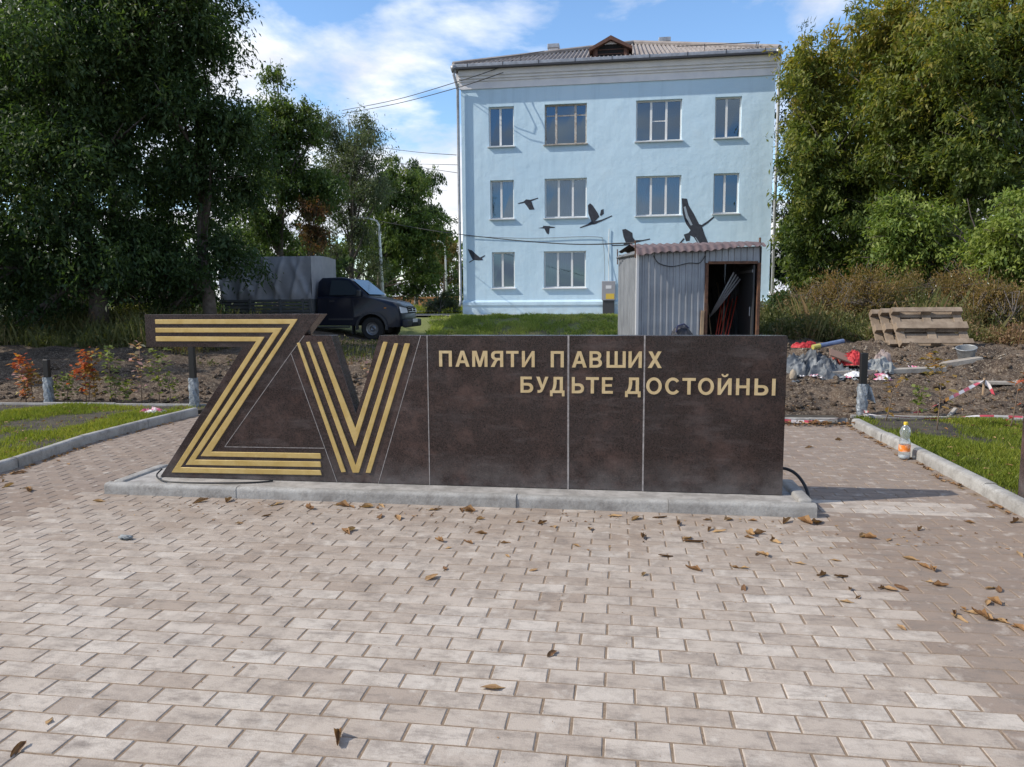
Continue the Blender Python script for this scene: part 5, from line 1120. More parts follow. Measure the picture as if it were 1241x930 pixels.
# -- far wood as one mass
rg = np.random.default_rng(77); n = 2600
X = rg.uniform(-150, 150, n); Y = rg.uniform(85, 120, n); hh = 9 + 5 * vnoise(X, Y, 3, .07)
blobs = [(X[i], Y[i], .8 + hh[i] * rg.uniform(.1, .95), 2.2, 2.2, 1.8) for i in range(n)]
V, F, tn, _ = foliage(blobs, 52000, .9, .45, rg, 20, 2.2, .3, .4, .3); tag(mobj('distant_wood', fast_mesh('distant_wood', V, F, tint=tn), LM['mid']), 'distant green wood closing the view behind everything', 'wood', kind='stuff')

# ---- dry weeds on the right, rank grass under the left trees
M_weed = newleaf('weeds', [(0, (.07, .085, .025)), (.35, (.13, .13, .045)), (.6, (.20, .135, .07)), (.85, (.16, .085, .055)), (1, (.30, .23, .12))], trans=.25)
def weeds(name, label, poly, n, hmin, hmax, w, seed, bias, mm=M_weed, plumes=True):
    xs = [p[0] for p in poly]; ys = [p[1] for p in poly]; rg = np.random.default_rng(seed)
    x = rg.uniform(min(xs), max(xs), n); y = rg.uniform(min(ys), max(ys), n); k = in_poly(x, y, poly); x, y = x[k], y[k]; n = len(x)
    d = np.clip(.5 + .9 * fbm(x, y, seed, 1.1, 4), 0, 1); h = (hmin + (hmax - hmin) * rg.uniform(0, 1, n) ** 1.4) * (.35 + 1.0 * d); z = height(x, y, False)
    V, F = blades(x, y, z, h, w * rg.uniform(.7, 1.3, n), .45); tn = np.clip(bias + .75 * fbm(x, y, seed + 9, .7, 3) + rg.normal(0, .14, n), 0, 1)
    # seed heads / leaflets scattered along the stalks
    m = n * 7 if plumes else n * 3; i = rg.integers(0, n, m); u = rg.uniform(.25, 1.05, m) if plumes else rg.uniform(.1, 1, m)
    C = np.stack([x[i] + rg.normal(0, .05, m), y[i] + rg.normal(0, .05, m), z[i] + h[i] * u], 1)
    V2, F2 = leaf_quads(C, rg.normal(0, .5, (m, 3)) + np.array([0, 0, .5]), rg.normal(0, 1, (m, 3)), rg.uniform(.04, .11, m), rg.uniform(.012, .035, m))
    t2 = np.clip(tn[i] + rg.normal(.03, .12, m), 0, 1)
    return tag(mobj(name, fast_mesh(name, np.concatenate([V, V2]), np.concatenate([F, F2 + len(V)]), tint=np.concatenate([tn, t2])), mm), label, 'weeds', kind='stuff')
weeds('dry_weeds', 'tall dry brown weeds in front of the right trees', [(3.9, 16.2), (10.5, 15.5), (13, 21), (4.4, 22)], 20000, .2, .95, .010, 81, .52)
weeds('dry_weeds', 'low straw-coloured and green weeds around the pallets', [(3.0, 14.9), (6.6, 14.9), (7.2, 13.2), (10, 13.2), (10, 16.5), (3.4, 17)], 9000, .1, .5, .011, 83, .42)
weeds('green_weeds', 'rank green weeds at the foot of the shed and house corner', [(2.8, 15), (5, 15), (6.2, 24), (3.2, 24)], 5000, .2, .7, .016, 85, .12)
weeds('rank_grass', 'rank shaded grass under the left trees', [(-16, 14.2), (-8.6, 13.8), (-8.3, 19), (-16, 20)], 12000, .2, .7, .014, 87, .12, plumes=False)
weeds('verge_weeds', 'scattered low weeds on the bare soil behind the memorial', [(-8, 13), (1, 12.5), (1, 21), (-8, 21)], 2600, .06, .28, .014, 89, .15, plumes=False)

# ================================================================== posts, bottle, tape
M_blk = mat('black_paint', (.012, .012, .013), .4); M_wrap = mat('plastic_wrap', (.12, .14, .16), .25, noise=(18, 6, .35, .65), col2=(.34, .37, .40), bump=(35, .9, .02))
def post(label, px, pyb, pyt, wr, flap=False):
    p = onz(px, pyb, .02); top = at(px, pyt, p.y).z; o = empty('steel_post', (p.x, p.y, 0), 0, label, 'post', 'wrapped steel posts along the bed')
    m = MB(); m.box((0, 0, top / 2 - .05), (.075, .06, top + .1)); m.build('post_body', M_blk, o, bevel=.005)
    zw = (top - .0) * wr; b = MB()
    def w_(u, v):
        a = u * 2 * math.pi; rr = .052 + .006 * math.sin(7 * a + 11 * v) + .005 * math.sin(23 * v + 3 * a); return (rr * math.copysign(abs(math.cos(a)) ** .6, math.cos(a)), rr * .85 * math.copysign(abs(math.sin(a)) ** .6, math.sin(a)), zw * v)
    b.grid(w_, 28, 18); 
    if flap: b.grid(lambda u, v: (.045 + .10 * u * (1 - v * .4), .02 * math.sin(5 * u + 3 * v), zw * (.55 + .45 * v) - .05 * u), 8, 6)
    b.build('plastic_wrap', M_wrap, o, smooth=True); return o
post('black post wrapped in clear plastic left of the first red sapling', 60, 490, 436, .62)
post('black post wrapped in clear plastic under the overhanging stripes', 236, 494, 420, .50)
post('black post with plastic wrap and a loose flap by the right path corner', 1044, 503, 428, .52, True)
# bottle
bp_ = onz(1103, 556, 0); bot = empty('plastic_bottle', (bp_.x - .06, bp_.y - .03, .004), 0, 'clear plastic bottle with orange label and yellow cap beside the right kerb', 'bottle')
M_pet = bpy.data.materials.new('clear_plastic'); M_pet.use_nodes = True; t = M_pet.node_tree; o_ = t.nodes['Material Output']
gl = N(t, 'ShaderNodeBsdfGlossy'); gl.inputs[1].default_value = .08; tr = N(t, 'ShaderNodeBsdfTransparent'); tr.inputs[0].default_value = (.88, .91, .92, 1); df = N(t, 'ShaderNodeBsdfDiffuse'); df.inputs[0].default_value = (.7, .73, .75, 1)
lw = N(t, 'ShaderNodeLayerWeight'); lw.inputs[0].default_value = .35; m1 = N(t, 'ShaderNodeMixShader'); LK(t, lw.outputs['Facing'], m1.inputs[0]); LK(t, tr.outputs[0], m1.inputs[1]); LK(t, gl.outputs[0], m1.inputs[2])
m2 = N(t, 'ShaderNodeMixShader'); m2.inputs[0].default_value = .16; LK(t, m1.outputs[0], m2.inputs[1]); LK(t, df.outputs[0], m2.inputs[2]); LK(t, m2.outputs[0], o_.inputs[0])
m = MB(); m.lathe([(.03, 0), (.043, .006), (.046, .02), (.046, .05), (.0445, .06), (.0445, .125), (.046, .135), (.044, .15), (.036, .175), (.034, .185), (.038, .205), (.044, .225), (.042, .245), (.03, .27), (.014, .287), (.0135, .298)], 24); m.build('bottle_body', M_pet, bot, smooth=True)
m = MB(); m.lathe([(.0455, .066), (.0455, .122)], 24); m.f = m.f[:-2]; m.build('bottle_label', mat('orange_label', (.75, .20, .02), .5, noise=(30, 3, .5, .62), col2=(.85, .42, .25)), bot, smooth=True)
m = MB(); m.lathe([(.0165, .292), (.0165, .312), (.014, .315)], 16); m.build('bottle_cap', mat('yellow_cap', (.72, .52, .05), .4), bot, smooth=.6)
m = MB(); m.lathe([(.02, .003), (.043, .008), (.0445, .03)], 20); m.build('water', mat('dreg_water', (.55, .58, .60), .05, spec=.6), bot, smooth=True)
# barrier tape
M_tape = bpy.data.materials.new('barrier_tape'); M_tape.use_nodes = True; t = M_tape.node_tree; uvn = N(t, 'ShaderNodeAttribute', attribute_name='run')
f2 = math_n(t, 'GREATER_THAN', math_n(t, 'FRACT', math_n(t, 'MULTIPLY', uvn.outputs['Fac'], 3.6)), .5)
LK(t, mixcol(t, f2, (.60, .56, .56), (.50, .07, .10)), bsdf(M_tape).inputs['Base Color']); bsdf(M_tape).inputs['Roughness'].default_value = .45
def tape(label, pts, w=.05, seed=1):
    P = [Vector(p) for p in pts]; o = []; sub = 10; rs_ = random.Random(seed)
    for i in range(len(P) - 1):
        p0, p1, p2, p3 = P[max(i - 1, 0)], P[i], P[i + 1], P[min(i + 2, len(P) - 1)]
        for k in range(sub): u = k / sub; o.append(.5 * ((2 * p1) + (-p0 + p2) * u + (2 * p0 - 5 * p1 + 4 * p2 - p3) * u * u + (-p0 + 3 * p1 - 3 * p2 + p3) * u ** 3))
    o.append(P[-1]); V = []; run = []; s = 0; ph = rs_.uniform(0, 6)
    for i, p in enumerate(o):
        d = (o[min(i + 1, len(o) - 1)] - o[max(i - 1, 0)]).normalized(); s += (p - o[i - 1]).length if i else 0
        tw = ph + 1.3 * math.sin(s * 2.1 + ph) + .5 * math.sin(s * 7); a = Vector((0, 0, 1)); a = (a - d * a.dot(d)).normalized(); bb = d.cross(a); q = a * math.cos(tw) + bb * math.sin(tw)
        V += [p + q * w / 2, p - q * w / 2]; run += [s, s]
    F = [(2 * i, 2 * i + 1, 2 * i + 3, 2 * i + 2) for i in range(len(o) - 1)]
    me = bpy.data.meshes.new('barrier_tape'); me.from_pydata([tuple(v) for v in V], [], F); at2 = me.attributes.new('run', 'FLOAT', 'POINT'); at2.data.foreach_set('value', run)
    me.polygons.foreach_set('use_smooth', [True] * len(F)); return tag(mobj('barrier_tape', me, M_tape), label, 'tape')
pr = onz(1044, 503, .02)
tape('red and white barrier tape strung from the right post to a wooden stake', [at(1046, 502, pr.y - .05), at(1080, 507, pr.y - .1), at(1103, 503, pr.y + .1), at(1130, 493, pr.y + .3), at(1160, 478, pr.y + .7), at(1192, 461, pr.y + 1.2)], .038, 2)
tape('loose end of red and white tape dropping from the stake to the soil', [at(1192, 461, pr.y + 1.2), at(1200, 470, pr.y + 1.15), at(1208, 488, pr.y + 1.0), at(1215, 500, pr.y + .7), at(1222, 497, pr.y + .6)], .045, 3)
tape('red and white tape lying along the rear edge of the path', [(1.6, 8.33, .06), (2.0, 8.30, .035), (2.4, 8.42, .06), (2.75, 8.62, .09), (2.83, 9.0, .06)], .035, 4)
tape('stretch of red and white tape along the rear of the right lawn', [(2.9, 8.6, .07), (3.4, 8.52, .06), (3.9, 8.5, .10), (4.5, 8.47, .09), (5.2, 8.45, .08)], .02, 6)
sk = at(1192, 461, pr.y + 1.2); m = MB(); m.tube([(sk.x, sk.y, float(height(sk.x, sk.y)) - .1), (sk.x + .01, sk.y, sk.z + .03)], .014, 6); tag(m.build('stake', M_timb), 'thin wooden stake holding the red and white tape', 'stake')
lp = onz(205, 499, .05)
M_pink = mat('pink_cloth', (.52, .10, .20), .8, noise=(7, 4, .45, .55), col2=(.70, .66, .66), bump=(30, .6, .01))
heap('crumpled_rag', 'crumpled pink and white rag on the left lawn beside the kerb end', (lp.x - .12, lp.y - .15, .035), (.17, .11, .11), M_pink, 'rag', 9, 2.6)

# ================================================================== saplings
SLM = {'green': newleaf('sapling_green', [(0, (.09, .13, .03)), (1, (.22, .24, .07))]), 'red': newleaf('sapling_red', [(0, (.30, .045, .03)), (.5, (.42, .10, .04)), (1, (.40, .20, .06))]), 'orange': newleaf('sapling_orange', [(0, (.16, .15, .04)), (1, (.40, .19, .05))]), 'pale': newleaf('sapling_pale', [(0, (.34, .13, .13)), (.5, (.46, .28, .27)), (1, (.42, .40, .30))])}
M_stem = mat('sapling_stem', (.17, .12, .085), .9)
def sapling(label, x, y, h, kind, nl, seed, ls=.09, top=.8):
    rs_ = random.Random(seed); rg = np.random.default_rng(seed); z = .03 if y < 8.95 else float(height(x, y)); root = empty('sapling', (x, y, z), 0, label, 'sapling', 'young saplings along the rear bed')
    m = MB(); lean = (rs_.uniform(-.06, .06), rs_.uniform(-.06, .06)); P = [Vector((lean[0] * u + rs_.uniform(-.008, .008), lean[1] * u, -.03 + h * u)) for u in (0, .25, .5, .75, 1)]
    m.tube(P, [.007, .006, .005, .004, .0025], 6); tips = [P[-1]]
    for k in range(5):
        u = rs_.uniform(.4, .95); a = rs_.uniform(0, 6.28); q = P[0].lerp(P[-1], u); e = q + Vector((math.cos(a) * .11, math.sin(a) * .11, .10 + .06 * rs_.random())) * (h / .7); m.tube([q, e], [.0035, .002], 4); tips.append(e)
    m.build('stem', M_stem, root, smooth=True)
    C, D = [], []
    nl = int(nl * 3)
    for k in range(nl):
        if rs_.random() < .6: b = rs_.choice(tips); q = b + Vector((rs_.gauss(0, .035), rs_.gauss(0, .035), rs_.gauss(-.02, .05)))
        else: u = rs_.uniform(1 - top, 1); q = P[0].lerp(P[-1], u) + Vector((rs_.gauss(0, .05), rs_.gauss(0, .05), 0))
        a = rs_.uniform(0, 6.28); C.append(q); D.append((math.cos(a), math.sin(a), rs_.uniform(-.5, .7)))
    V, F = leaf_quads(np.array([c[:] for c in C]), np.array(D), rg.normal(0, .4, (nl, 3)) + np.array([0, 0, 1.]), ls * rg.uniform(.6, 1.25, nl), ls * .5 * rg.uniform(.7, 1.2, nl))
    mobj('leaves', fast_mesh('leaves', V, F, tint=np.clip(rg.normal(.5, .25, nl), 0, 1)), SLM[kind], root)
    return root
for k, (px, pb, h, kind, nl, lab) in enumerate([
    (4, 492, .66, 'red', 34, 'red-leaved sapling cut by the left picture edge'), (13, 490, .50, 'pale', 26, 'pale pinkish sapling next to the left picture edge'), (22, 490, .45, 'orange', 22, 'yellow-green sapling third from the left picture edge'),
    (51, 490, .38, 'green', 16, 'small green sapling in front of the leftmost wrapped post'), (73, 489, .42, 'green', 16, 'small green sapling right of the leftmost wrapped post'), (92, 490, .72, 'red', 52, 'tall fiery red sapling, the reddest on the left'), (104, 489, .74, 'orange', 16, 'thin sapling with a golden tip behind the red one'),
    (115, 488, .48, 'orange', 24, 'orange-leaved sapling right of the tall red one'), (128, 491, .40, 'green', 14, 'small green sapling beside the orange one'), (135, 489, .70, 'green', 22, 'tall sapling with leaves only at its tip, mid left bed'), (152, 489, .34, 'green', 14, 'short green sapling in the middle of the left bed'),
    (166, 490, .76, 'pale', 18, 'nearly bare tall sapling left of the stripes'), (193, 489, .68, 'green', 34, 'full green sapling just left of the overhanging stripes'), (206, 490, .36, 'green', 12, 'short green sapling under the overhanging stripes')]):
    p = onz(px, pb, .03); sapling(lab, p.x, max(p.y, 8.97) + .02 * (k % 3), h, kind, nl, 100 + k)
for k, (x, y, h, kind, nl, lab) in enumerate([(-3.05, 9.5, .62, 'green', 30, 'green sapling seen through the notch of the memorial'), (-2.88, 9.3, .45, 'red', 26, 'red sapling seen through the notch of the memorial'), (-3.15, 9.35, .50, 'pale', 14, 'pale sapling at the left side of the memorial notch')]):
    sapling(lab, x, y, h, kind, nl, 130 + k)
for k, (px, pb, h, kind, nl, lab) in enumerate([(1136, 521, .68, 'orange', 18, 'sapling with drooping orange tip behind the bottle'), (1112, 505, .33, 'green', 14, 'small yellow-green sapling right of the flapped post'), (1224, 519, .55, 'red', 6, 'thin red sapling beside the granite slab'), (1073, 510, .48, 'orange', 6, 'bare thin sapling right of the path corner')]):
    p = onz(px, pb, .03); sapling(lab, p.x, p.y, h, kind, nl, 150 + k)

# ================================================================== rubbish heap, planks, bucket, pallets
def gp_(px, py, Y): p = at(px, py, Y); return Vector((p.x, Y, float(height(p.x, Y))))
M_film = mat('grey_film', (.050, .058, .070), .55, noise=(6, 6, .4, .65), col2=(.17, .185, .20), bump=(26, .5, .02)); M_film2 = mat('pale_film', (.24, .255, .26), .6, noise=(8, 6, .4, .65), col2=(.15, .165, .17), bump=(26, .5, .02))
M_redb = mat('red_cloth', (.42, .02, .025), .6, bump=(25, .8, .02)); M_card = mat('cardboard', (.20, .125, .095), .9); M_blu = mat('blue_roll', (.09, .13, .24), .5, noise=(4, 3, .45, .55), col2=(.13, .18, .30)); M_yl = mat('yellow_roll', (.42, .38, .10), .6); M_whitef = mat('white_film', (.62, .62, .63), .5, bump=(30, .6, .02))
def place(px, py, Y): return gp_(px, py, Y)
q = place(977, 452, 11.7); heap('plastic_film', 'crumpled dark grey plastic film at the left of the rubbish heap', q, (.38, .30, .40), M_film, 'plastic film', 21)
q = place(1003, 453, 11.5); heap('plastic_film', 'crumpled grey film in the middle of the rubbish heap', q, (.33, .27, .30), M_film, 'plastic film', 22)
q = place(1066, 450, 11.6); heap('plastic_film', 'pale crumpled film at the right of the rubbish heap', q, (.24, .22, .25), M_film2, 'plastic film', 23, 2.4)
q = place(963, 452, 11.3); lump('stone', 'pale lump of stone at the left foot of the rubbish heap', q + Vector((-.02, 0, .05)), (.05, .05, .09), mat('pale_stone', (.30, .25, .19), .9), 'stone', 24, .2, 2, 3)
q = place(1034, 444, 11.55); heap('bag', 'bright red bag on the rubbish heap', q + Vector((0, 0, .08)), (.17, .13, .22), M_redb, 'bag', 25, 2.6)
q = place(1010, 444, 11.6); heap('bag', 'small faded red bag between the grey films', q + Vector((0, 0, .10)), (.09, .09, .22), mat('faded_red', (.36, .08, .065), .7), 'bag', 33, 2.6)
q = place(976, 440, 11.9); heap('cloth', 'flat red cloth at the top left of the rubbish heap', q + Vector((0, 0, .33)), (.20, .08, .10), M_redb, 'cloth', 26, 2.4)
q = place(1068, 455, 11.3); heap('crumpled_rag', 'pink rag at the right end of the rubbish heap', q, (.13, .09, .10), M_pink, 'rag', 27, 2.6)
q = place(1037, 455, 11.3); heap('plastic_film', 'scraps of white film at the foot of the rubbish heap', q, (.15, .10, .07), M_whitef, 'plastic film', 28, 4)
q = place(1070, 430, 12.0); heap('sack', 'pale sack lying behind the black post', q, (.13, .13, .26), mat('pale_sack', (.33, .27, .25), .9, noise=(8, 4, .4, .6), col2=(.20, .16, .16)), 'sack', 29, 2.)
rg = np.random.default_rng(31)
for nm_, lab_, mm_, n_ in (('litter_scraps', 'pale torn scraps of film strewn around the rubbish heap', M_film2, 26), ('litter_scraps', 'small red and pink torn scraps strewn around the rubbish heap', M_pink, 14), ('litter_scraps', 'dark scraps strewn around the rubbish heap', M_film, 22)):
    b = MB()
    for k in range(n_):
        x_ = 3.1 + rg.normal(0, .55); y_ = 11.4 + rg.normal(0, .25); z_ = float(height(x_, y_)); s1 = rg.uniform(.03, .09); a_ = rg.uniform(0, 6.28)
        b.grid(lambda u, v: (x_ + s1 * (math.cos(a_) * (u - .5) * 2 - math.sin(a_) * (v - .5)), y_ + s1 * (math.sin(a_) * (u - .5) * 2 + math.cos(a_) * (v - .5)), z_ + .01 + s1 * .5 * abs(math.sin(5 * u + k) * math.cos(4 * v + 2 * k))), 5, 5)
    tag(b.build(nm_, mm_, None), lab_, 'litter', kind='stuff')
# rolled banner and board
a, b_ = at(985, 421, 11.7), at(1022, 413.5, 11.9); rb = empty('rolled_banner', a, 0, 'rolled blue and yellow banner lying on top of the rubbish heap', 'banner')
m = MB(); d = b_ - a; m.tube([d * .22, d], .035, 10); m.build('blue_roll', M_blu, rb, smooth=.6); m = MB(); m.tube([Vector((0, 0, 0)), d * .23], .037, 10); m.build('yellow_end', M_yl, rb, smooth=.6); m = MB(); m.tube([d * .99, d * 1.04], .02, 8); m.build('core', M_card, rb)
c_ = at(1020, 432, 11.5); m = MB(); m.box((0, 0, 0), (.36, .20, .02), (.5, .35, 0)); tag(m.build('cardboard_sheet', M_card, None, loc=c_), 'brown cardboard sheet on the rubbish heap beside the red bag', 'cardboard')
# planks
M_plank = mat('weathered_plank', (.24, .21, .18), .92, noise=(6, 7, .35, .65), col2=(.34, .31, .27), bump=(30, .5, .008))
def plank(label, a, b, w=.14, h=.04):
    za = float(height(a[0], a[1], False)) + .05; zb = float(height(b[0], b[1], False)) + .05
    m = MB(); A = Vector((a[0], a[1], za)); B = Vector((b[0], b[1], zb)); c = (A + B) / 2; m.bar(A - c, B - c, w, h); return tag(m.build('plank', M_plank, None, bevel=.004, loc=c), label, 'plank')
pa, pb = onz(1000, 463, .15), onz(1138, 459, .17); plank('long grey plank on the soil left of the tape stake', (pa.x, pa.y), (pb.x, pb.y - .1), .20, .07)
pa, pb = onz(1141, 458, .17), onz(1186, 457, .18); plank('short thick plank end to the right of the long one', (pa.x, pa.y), (pb.x, pb.y), .18, .09)
pa, pb = onz(1176, 470, .14), onz(1235, 470, .15); plank('grey plank half buried below the spoil heap', (pa.x, pa.y), (pb.x, pb.y), .16, .04)
pa, pb = onz(1145, 504, .05), onz(1158, 497, .07); plank('small pale stick of wood on the soil behind the right lawn', (pa.x, pa.y + .05), (pb.x, pb.y), .04, .03)
# bucket
q = at(1167, 440, 12.3); bz = float(height(q.x, 12.3, False)); bk = empty('bucket', (q.x, 12.2, max(bz, q.z - .03)), 0, 'dented grey metal bucket tipped on the soil below the pallets', 'bucket'); bk.rotation_euler = (R(14), R(-8), 0)
M_bkt = mat('bucket_zinc', (.33, .345, .355), .5, metal=.4, noise=(9, 5, .35, .65), col2=(.23, .24, .25))
m = MB(); m.lathe([(.0, .004), (.092, 0), (.098, .02), (.135, .235), (.14, .24), (.131, .24), (.094, .02), (.0, .016)], 24); m.build('bucket_body', M_bkt, bk, smooth=.7)
m = MB(); m.lathe([(.136, .228), (.147, .236), (.147, .246), (.134, .248), (.136, .228)], 24); m.build('rim', M_bkt, bk, smooth=True)
m = MB(); m.tube([(.142 * math.cos(R(k)), -.142 * math.sin(R(k)) * .55 - .05 * 0, .235 - .11 * math.sin(R(k))) for k in range(0, 181, 15)], .004, 5); m.build('handle', M_galv, bk)
# pallets
def pallet(label, loc, rot):
    root = empty('pallet', loc, 0, label, 'pallet', 'wooden pallets beside the weeds'); root.rotation_euler = rot
    Lp, Wp = 1.2, .8
    for y in (-Wp / 2 + .05, 0, Wp / 2 - .05):
        m = MB(); m.box((0, y, .011), (Lp, .10 if y else .145, .022)); m.build('skid_board', M_pw, root, bevel=.003)
        for x in (-Lp / 2 + .07, 0, Lp / 2 - .07): m = MB(); m.box((x, y, .061), (.145, .10 if y else .145, .078)); m.build('block', M_pw, root, bevel=.003)
    for x in (-Lp / 2 + .07, 0, Lp / 2 - .07): m = MB(); m.box((x, 0, .111), (.145, Wp, .022)); m.build('stringer', M_pw, root, bevel=.003)
    for y in (-.33, -.165, 0, .165, .33): m = MB(); m.box((0, y, .1335), (Lp, .13, .022)); m.build('deck_board', M_pw, root, bevel=.003)
    return root
M_pw = mat('pallet_wood', (.17, .125, .088), .92, noise=(5, 7, .35, .65), col2=(.29, .225, .165), bump=(30, .6, .008))
bs = at(1136, 417, 13.7); gz_ = float(height(bs.x, 13.7, False)); TLT = R(50); zc = gz_ + .09
for k, (dx_, dy_, lab, dt) in enumerate([(0, 0, 'front weathered pallet leaning back, showing its underside', 0), (-.12, .21, 'second weathered pallet leaning behind the front one', .02), (-.22, .42, 'rearmost weathered pallet, its end showing at the left', .04)]):
    # underside faces the path: long side along x, tipped up about its lower edge
    hgt = .4 * math.sin(TLT + dt); pallet(lab, (bs.x + dx_, 13.7 + dy_ + .4 * math.cos(TLT + dt), zc + hgt - .03 * k), (TLT + dt + math.pi, 0, R(3)))

# ================================================================== street lamps and overhead wires
M_pole = mat('lamp_pole', (.62, .63, .63), .5)
def lamp(label, pxb, pxt, pyt, Y, arm, up):
    bz = at(pxb, 355, Y); top = at(pxt, pyt, Y); zg = float(height(bz.x, Y, False)); root = empty('street_lamp', (bz.x, Y, zg), 0, label, 'street lamp')
    o3 = Vector((bz.x, Y, zg)); e = at(pxt - arm, pyt - 3, Y); tp = Vector((top.x, Y, top.z))
    m = MB(); m.tube([Vector((0, 0, -.2)), tp - o3 + Vector((0, 0, -.25)), tp - o3 + Vector((-.12, 0, -.03))], [.10, .065, .055], 8); m.build('pole', M_pole, root, smooth=True)
    m = MB(); m.tube([tp - o3 + Vector((-.1, 0, -.03)), (e - o3).lerp(tp - o3, .5) + Vector((0, 0, .03)), e - o3], .04, 6); m.build('arm', M_pole, root, smooth=True)
    m = MB(); ee = e - o3; m.tube([ee + Vector((.1, 0, 0)), ee + Vector((-.12, 0, .02)), ee + Vector((-.5, 0, -.02))], [.05, .10, .05], 8); m.build('lamp_head', M_pole, root, smooth=True)
lamp('tall grey street lamp rising behind the truck bonnet', 464.5, 459, 267, 36, 26, 0)
lamp('smaller far street lamp left of the blue house', 541, 539.5, 296, 60, 7, 0)
M_wire = mat('wire', (.02, .02, .022), .6)
sh_end = inshed((-.03, .02, SZ + .08))
l0 = at(459, 268, 36)
cable('overhead_cable', 'thick black cable from the street lamp across the house front to the shed', [l0, at(520, 279, 29), at(600, 289, 22), at(690, 296, 17.5), sh_end], .013, M_wire, sub=8)
cable('overhead_cable', 'overhead cable running left from the street lamp into the trees', [at(330, 233, 40), at(400, 255, 38), l0], .02, M_wire)
cable('overhead_wire', 'upper wire from the trees to the house eaves', [at(415, 134, 42), at(480, 121, 37), at(552, 100, BY - .3), at(600, 84, BY - .36), at(622, 73, BY - .36)], .016, M_wire)
cable('overhead_wire', 'second wire just below the upper one, trees to house eaves', [at(415, 138, 42), at(480, 126, 37), at(556, 106, BY - .4), at(610, 88, BY - .36)], .016, M_wire)
cable('overhead_wire', 'wire meeting the left house edge at third-storey sill height', [at(440, 176, 50), at(500, 184, 40), at(553, 188, BY + .1)], .014, M_wire)
cable('overhead_wire', 'middle of the three thin wires left of the house', [at(455, 198, 50), at(510, 199, 40), at(555, 200, BY + .1)], .012, M_wire)
cable('overhead_wire', 'lowest of the three thin wires left of the house', [at(470, 196, 50), at(510, 203, 40), at(556, 210, BY + .1)], .012, M_wire)
cable('overhead_wire', 'thin pale wire fixed along the house wall under the mural birds', [at(562, 286, BY - .05), at(640, 289, BY - .05), at(720, 287, BY - .05), at(731, 296, BY - .05), at(733, 340, BY - .2)], .012, mat('grey_wire', (.22, .26, .30), .7))
m = MB(); o_p = at(516, 372, 60); m.box((0, 0, 0), (5.5, .1, .8)); tag(m.build('board_fence', mat('orange_boards', (.34, .16, .06), .8), None, loc=(o_p.x, 60, float(height(o_p.x, 60, False)) + .55)), 'low orange-brown board fence far behind the truck bonnet', 'fence')

# ================================================================== fallen leaves and crumbs
M_leafd = newleaf('dry_leaf', [(0, (.10, .05, .025)), (.5, (.24, .13, .06)), (1, (.40, .26, .13))], trans=.12, rough=.8)
def dry_leaf_mesh(seed):
    rs_ = random.Random(seed); n = 6; V = []; F = []
    curl = rs_.uniform(1.0, 2.6); tw = rs_.uniform(-.6, .6)
    prof = [(0, .02), (.18, .22), (.38, .36), (.58, .34), (.8, .18), (1, .01)]
    for i, (u, w) in enumerate(prof):
        w *= rs_.uniform(.55, 1.35)
        for s_ in (-1, -.5, 0, .5, 1):
            y = w * s_; z = curl * .55 * (abs(s_) * w) ** 1.2 + .22 * curl * (u - .5) ** 2 + .09 * rs_.random() + tw * .15 * s_ * u
            V.append(((u - .5), y * (1 - .25 * curl * abs(s_)), z))
    for i in range(len(prof) - 1):
        for j in range(4): b = i * 5 + j; F.append((b, b + 5, b + 6, b + 1))
    zmin = min(v[2] for v in V); V = [(a, b, c - zmin) for a, b, c in V]
    return V, F
LMs = []
for k in range(7):
    V, F = dry_leaf_mesh(k); me = bpy.data.meshes.new('fallen_leaf'); me.from_pydata(V, [], F); a = me.attributes.new('tint', 'FLOAT', 'FACE'); rs_ = random.Random(k + 50); tv = [.55, .9, .35, .7, .15, .8, .5][k]
    a.data.foreach_set('value', [min(1, max(0, tv + rs_.uniform(-.15, .15))) for _ in F]); me.materials.append(M_leafd); me.polygons.foreach_set('use_smooth', [True] * len(F)); LMs.append(me)
c2 = lambda x, y: (620 + x / 2, 580 + y / 2)
c1 = lambda x, y: (x / 2, 580 + y / 2)
LP = [c2(*p) for p in [(20, 108), (105, 118), (75, 110), (190, 124), (358, 90), (300, 100), (475, 102), (480, 126), (500, 130), (318, 143), (425, 147), (440, 155), (580, 138), (600, 136), (575, 145), (640, 155), (632, 150), (605, 183), (595, 186), (615, 187), (580, 97), (660, 97), (695, 207), (750, 237), (785, 200), (798, 240), (855, 142), (866, 146), (540, 217), (560, 219), (440, 222), (52, 224), (373, 190), (158, 165), (820, 270), (840, 290), (808, 300), (895, 268), (915, 270), (945, 268), (968, 198), (1000, 216), (1020, 222), (1010, 252), (1040, 262), (1160, 268), (1180, 272), (1155, 305), (1170, 302), (1095, 318), (1115, 326), (1135, 332), (1150, 338), (1175, 345), (1190, 350), (1225, 362), (1236, 368), (1085, 340), (1075, 333), (945, 363), (98, 428), (1190, 73), (1110, 108), (990, 125), (1232, 185), (1220, 107), (915, 150), (562, 268), (320, 235), (700, 95), (715, 84), (250, 92), (405, 112), (520, 92), (735, 100)]]
LP += [c1(*p) for p in [(240, 57), (505, 48), (555, 55), (690, 53), (750, 75), (580, 110), (645, 92), (820, 65), (832, 68), (862, 62), (925, 68), (915, 74), (965, 98), (920, 95), (850, 127), (838, 131), (755, 110), (1060, 62), (1072, 64), (1140, 70), (1128, 66), (1165, 100), (1165, 135), (1065, 153), (1085, 170), (1135, 157), (1045, 243), (1078, 220), (1230, 190), (70, 30), (8, 8), (120, 590), (820, 637), (1195, 510), (45, 660), (920, 44), (1150, 60), (1225, 158)]]
LP += [(32, 592), (37, 596), (83, 563), (24, 574), (10, 590), (1016, 534), (980, 543), (1140, 577), (1148, 580), (1158, 584)]
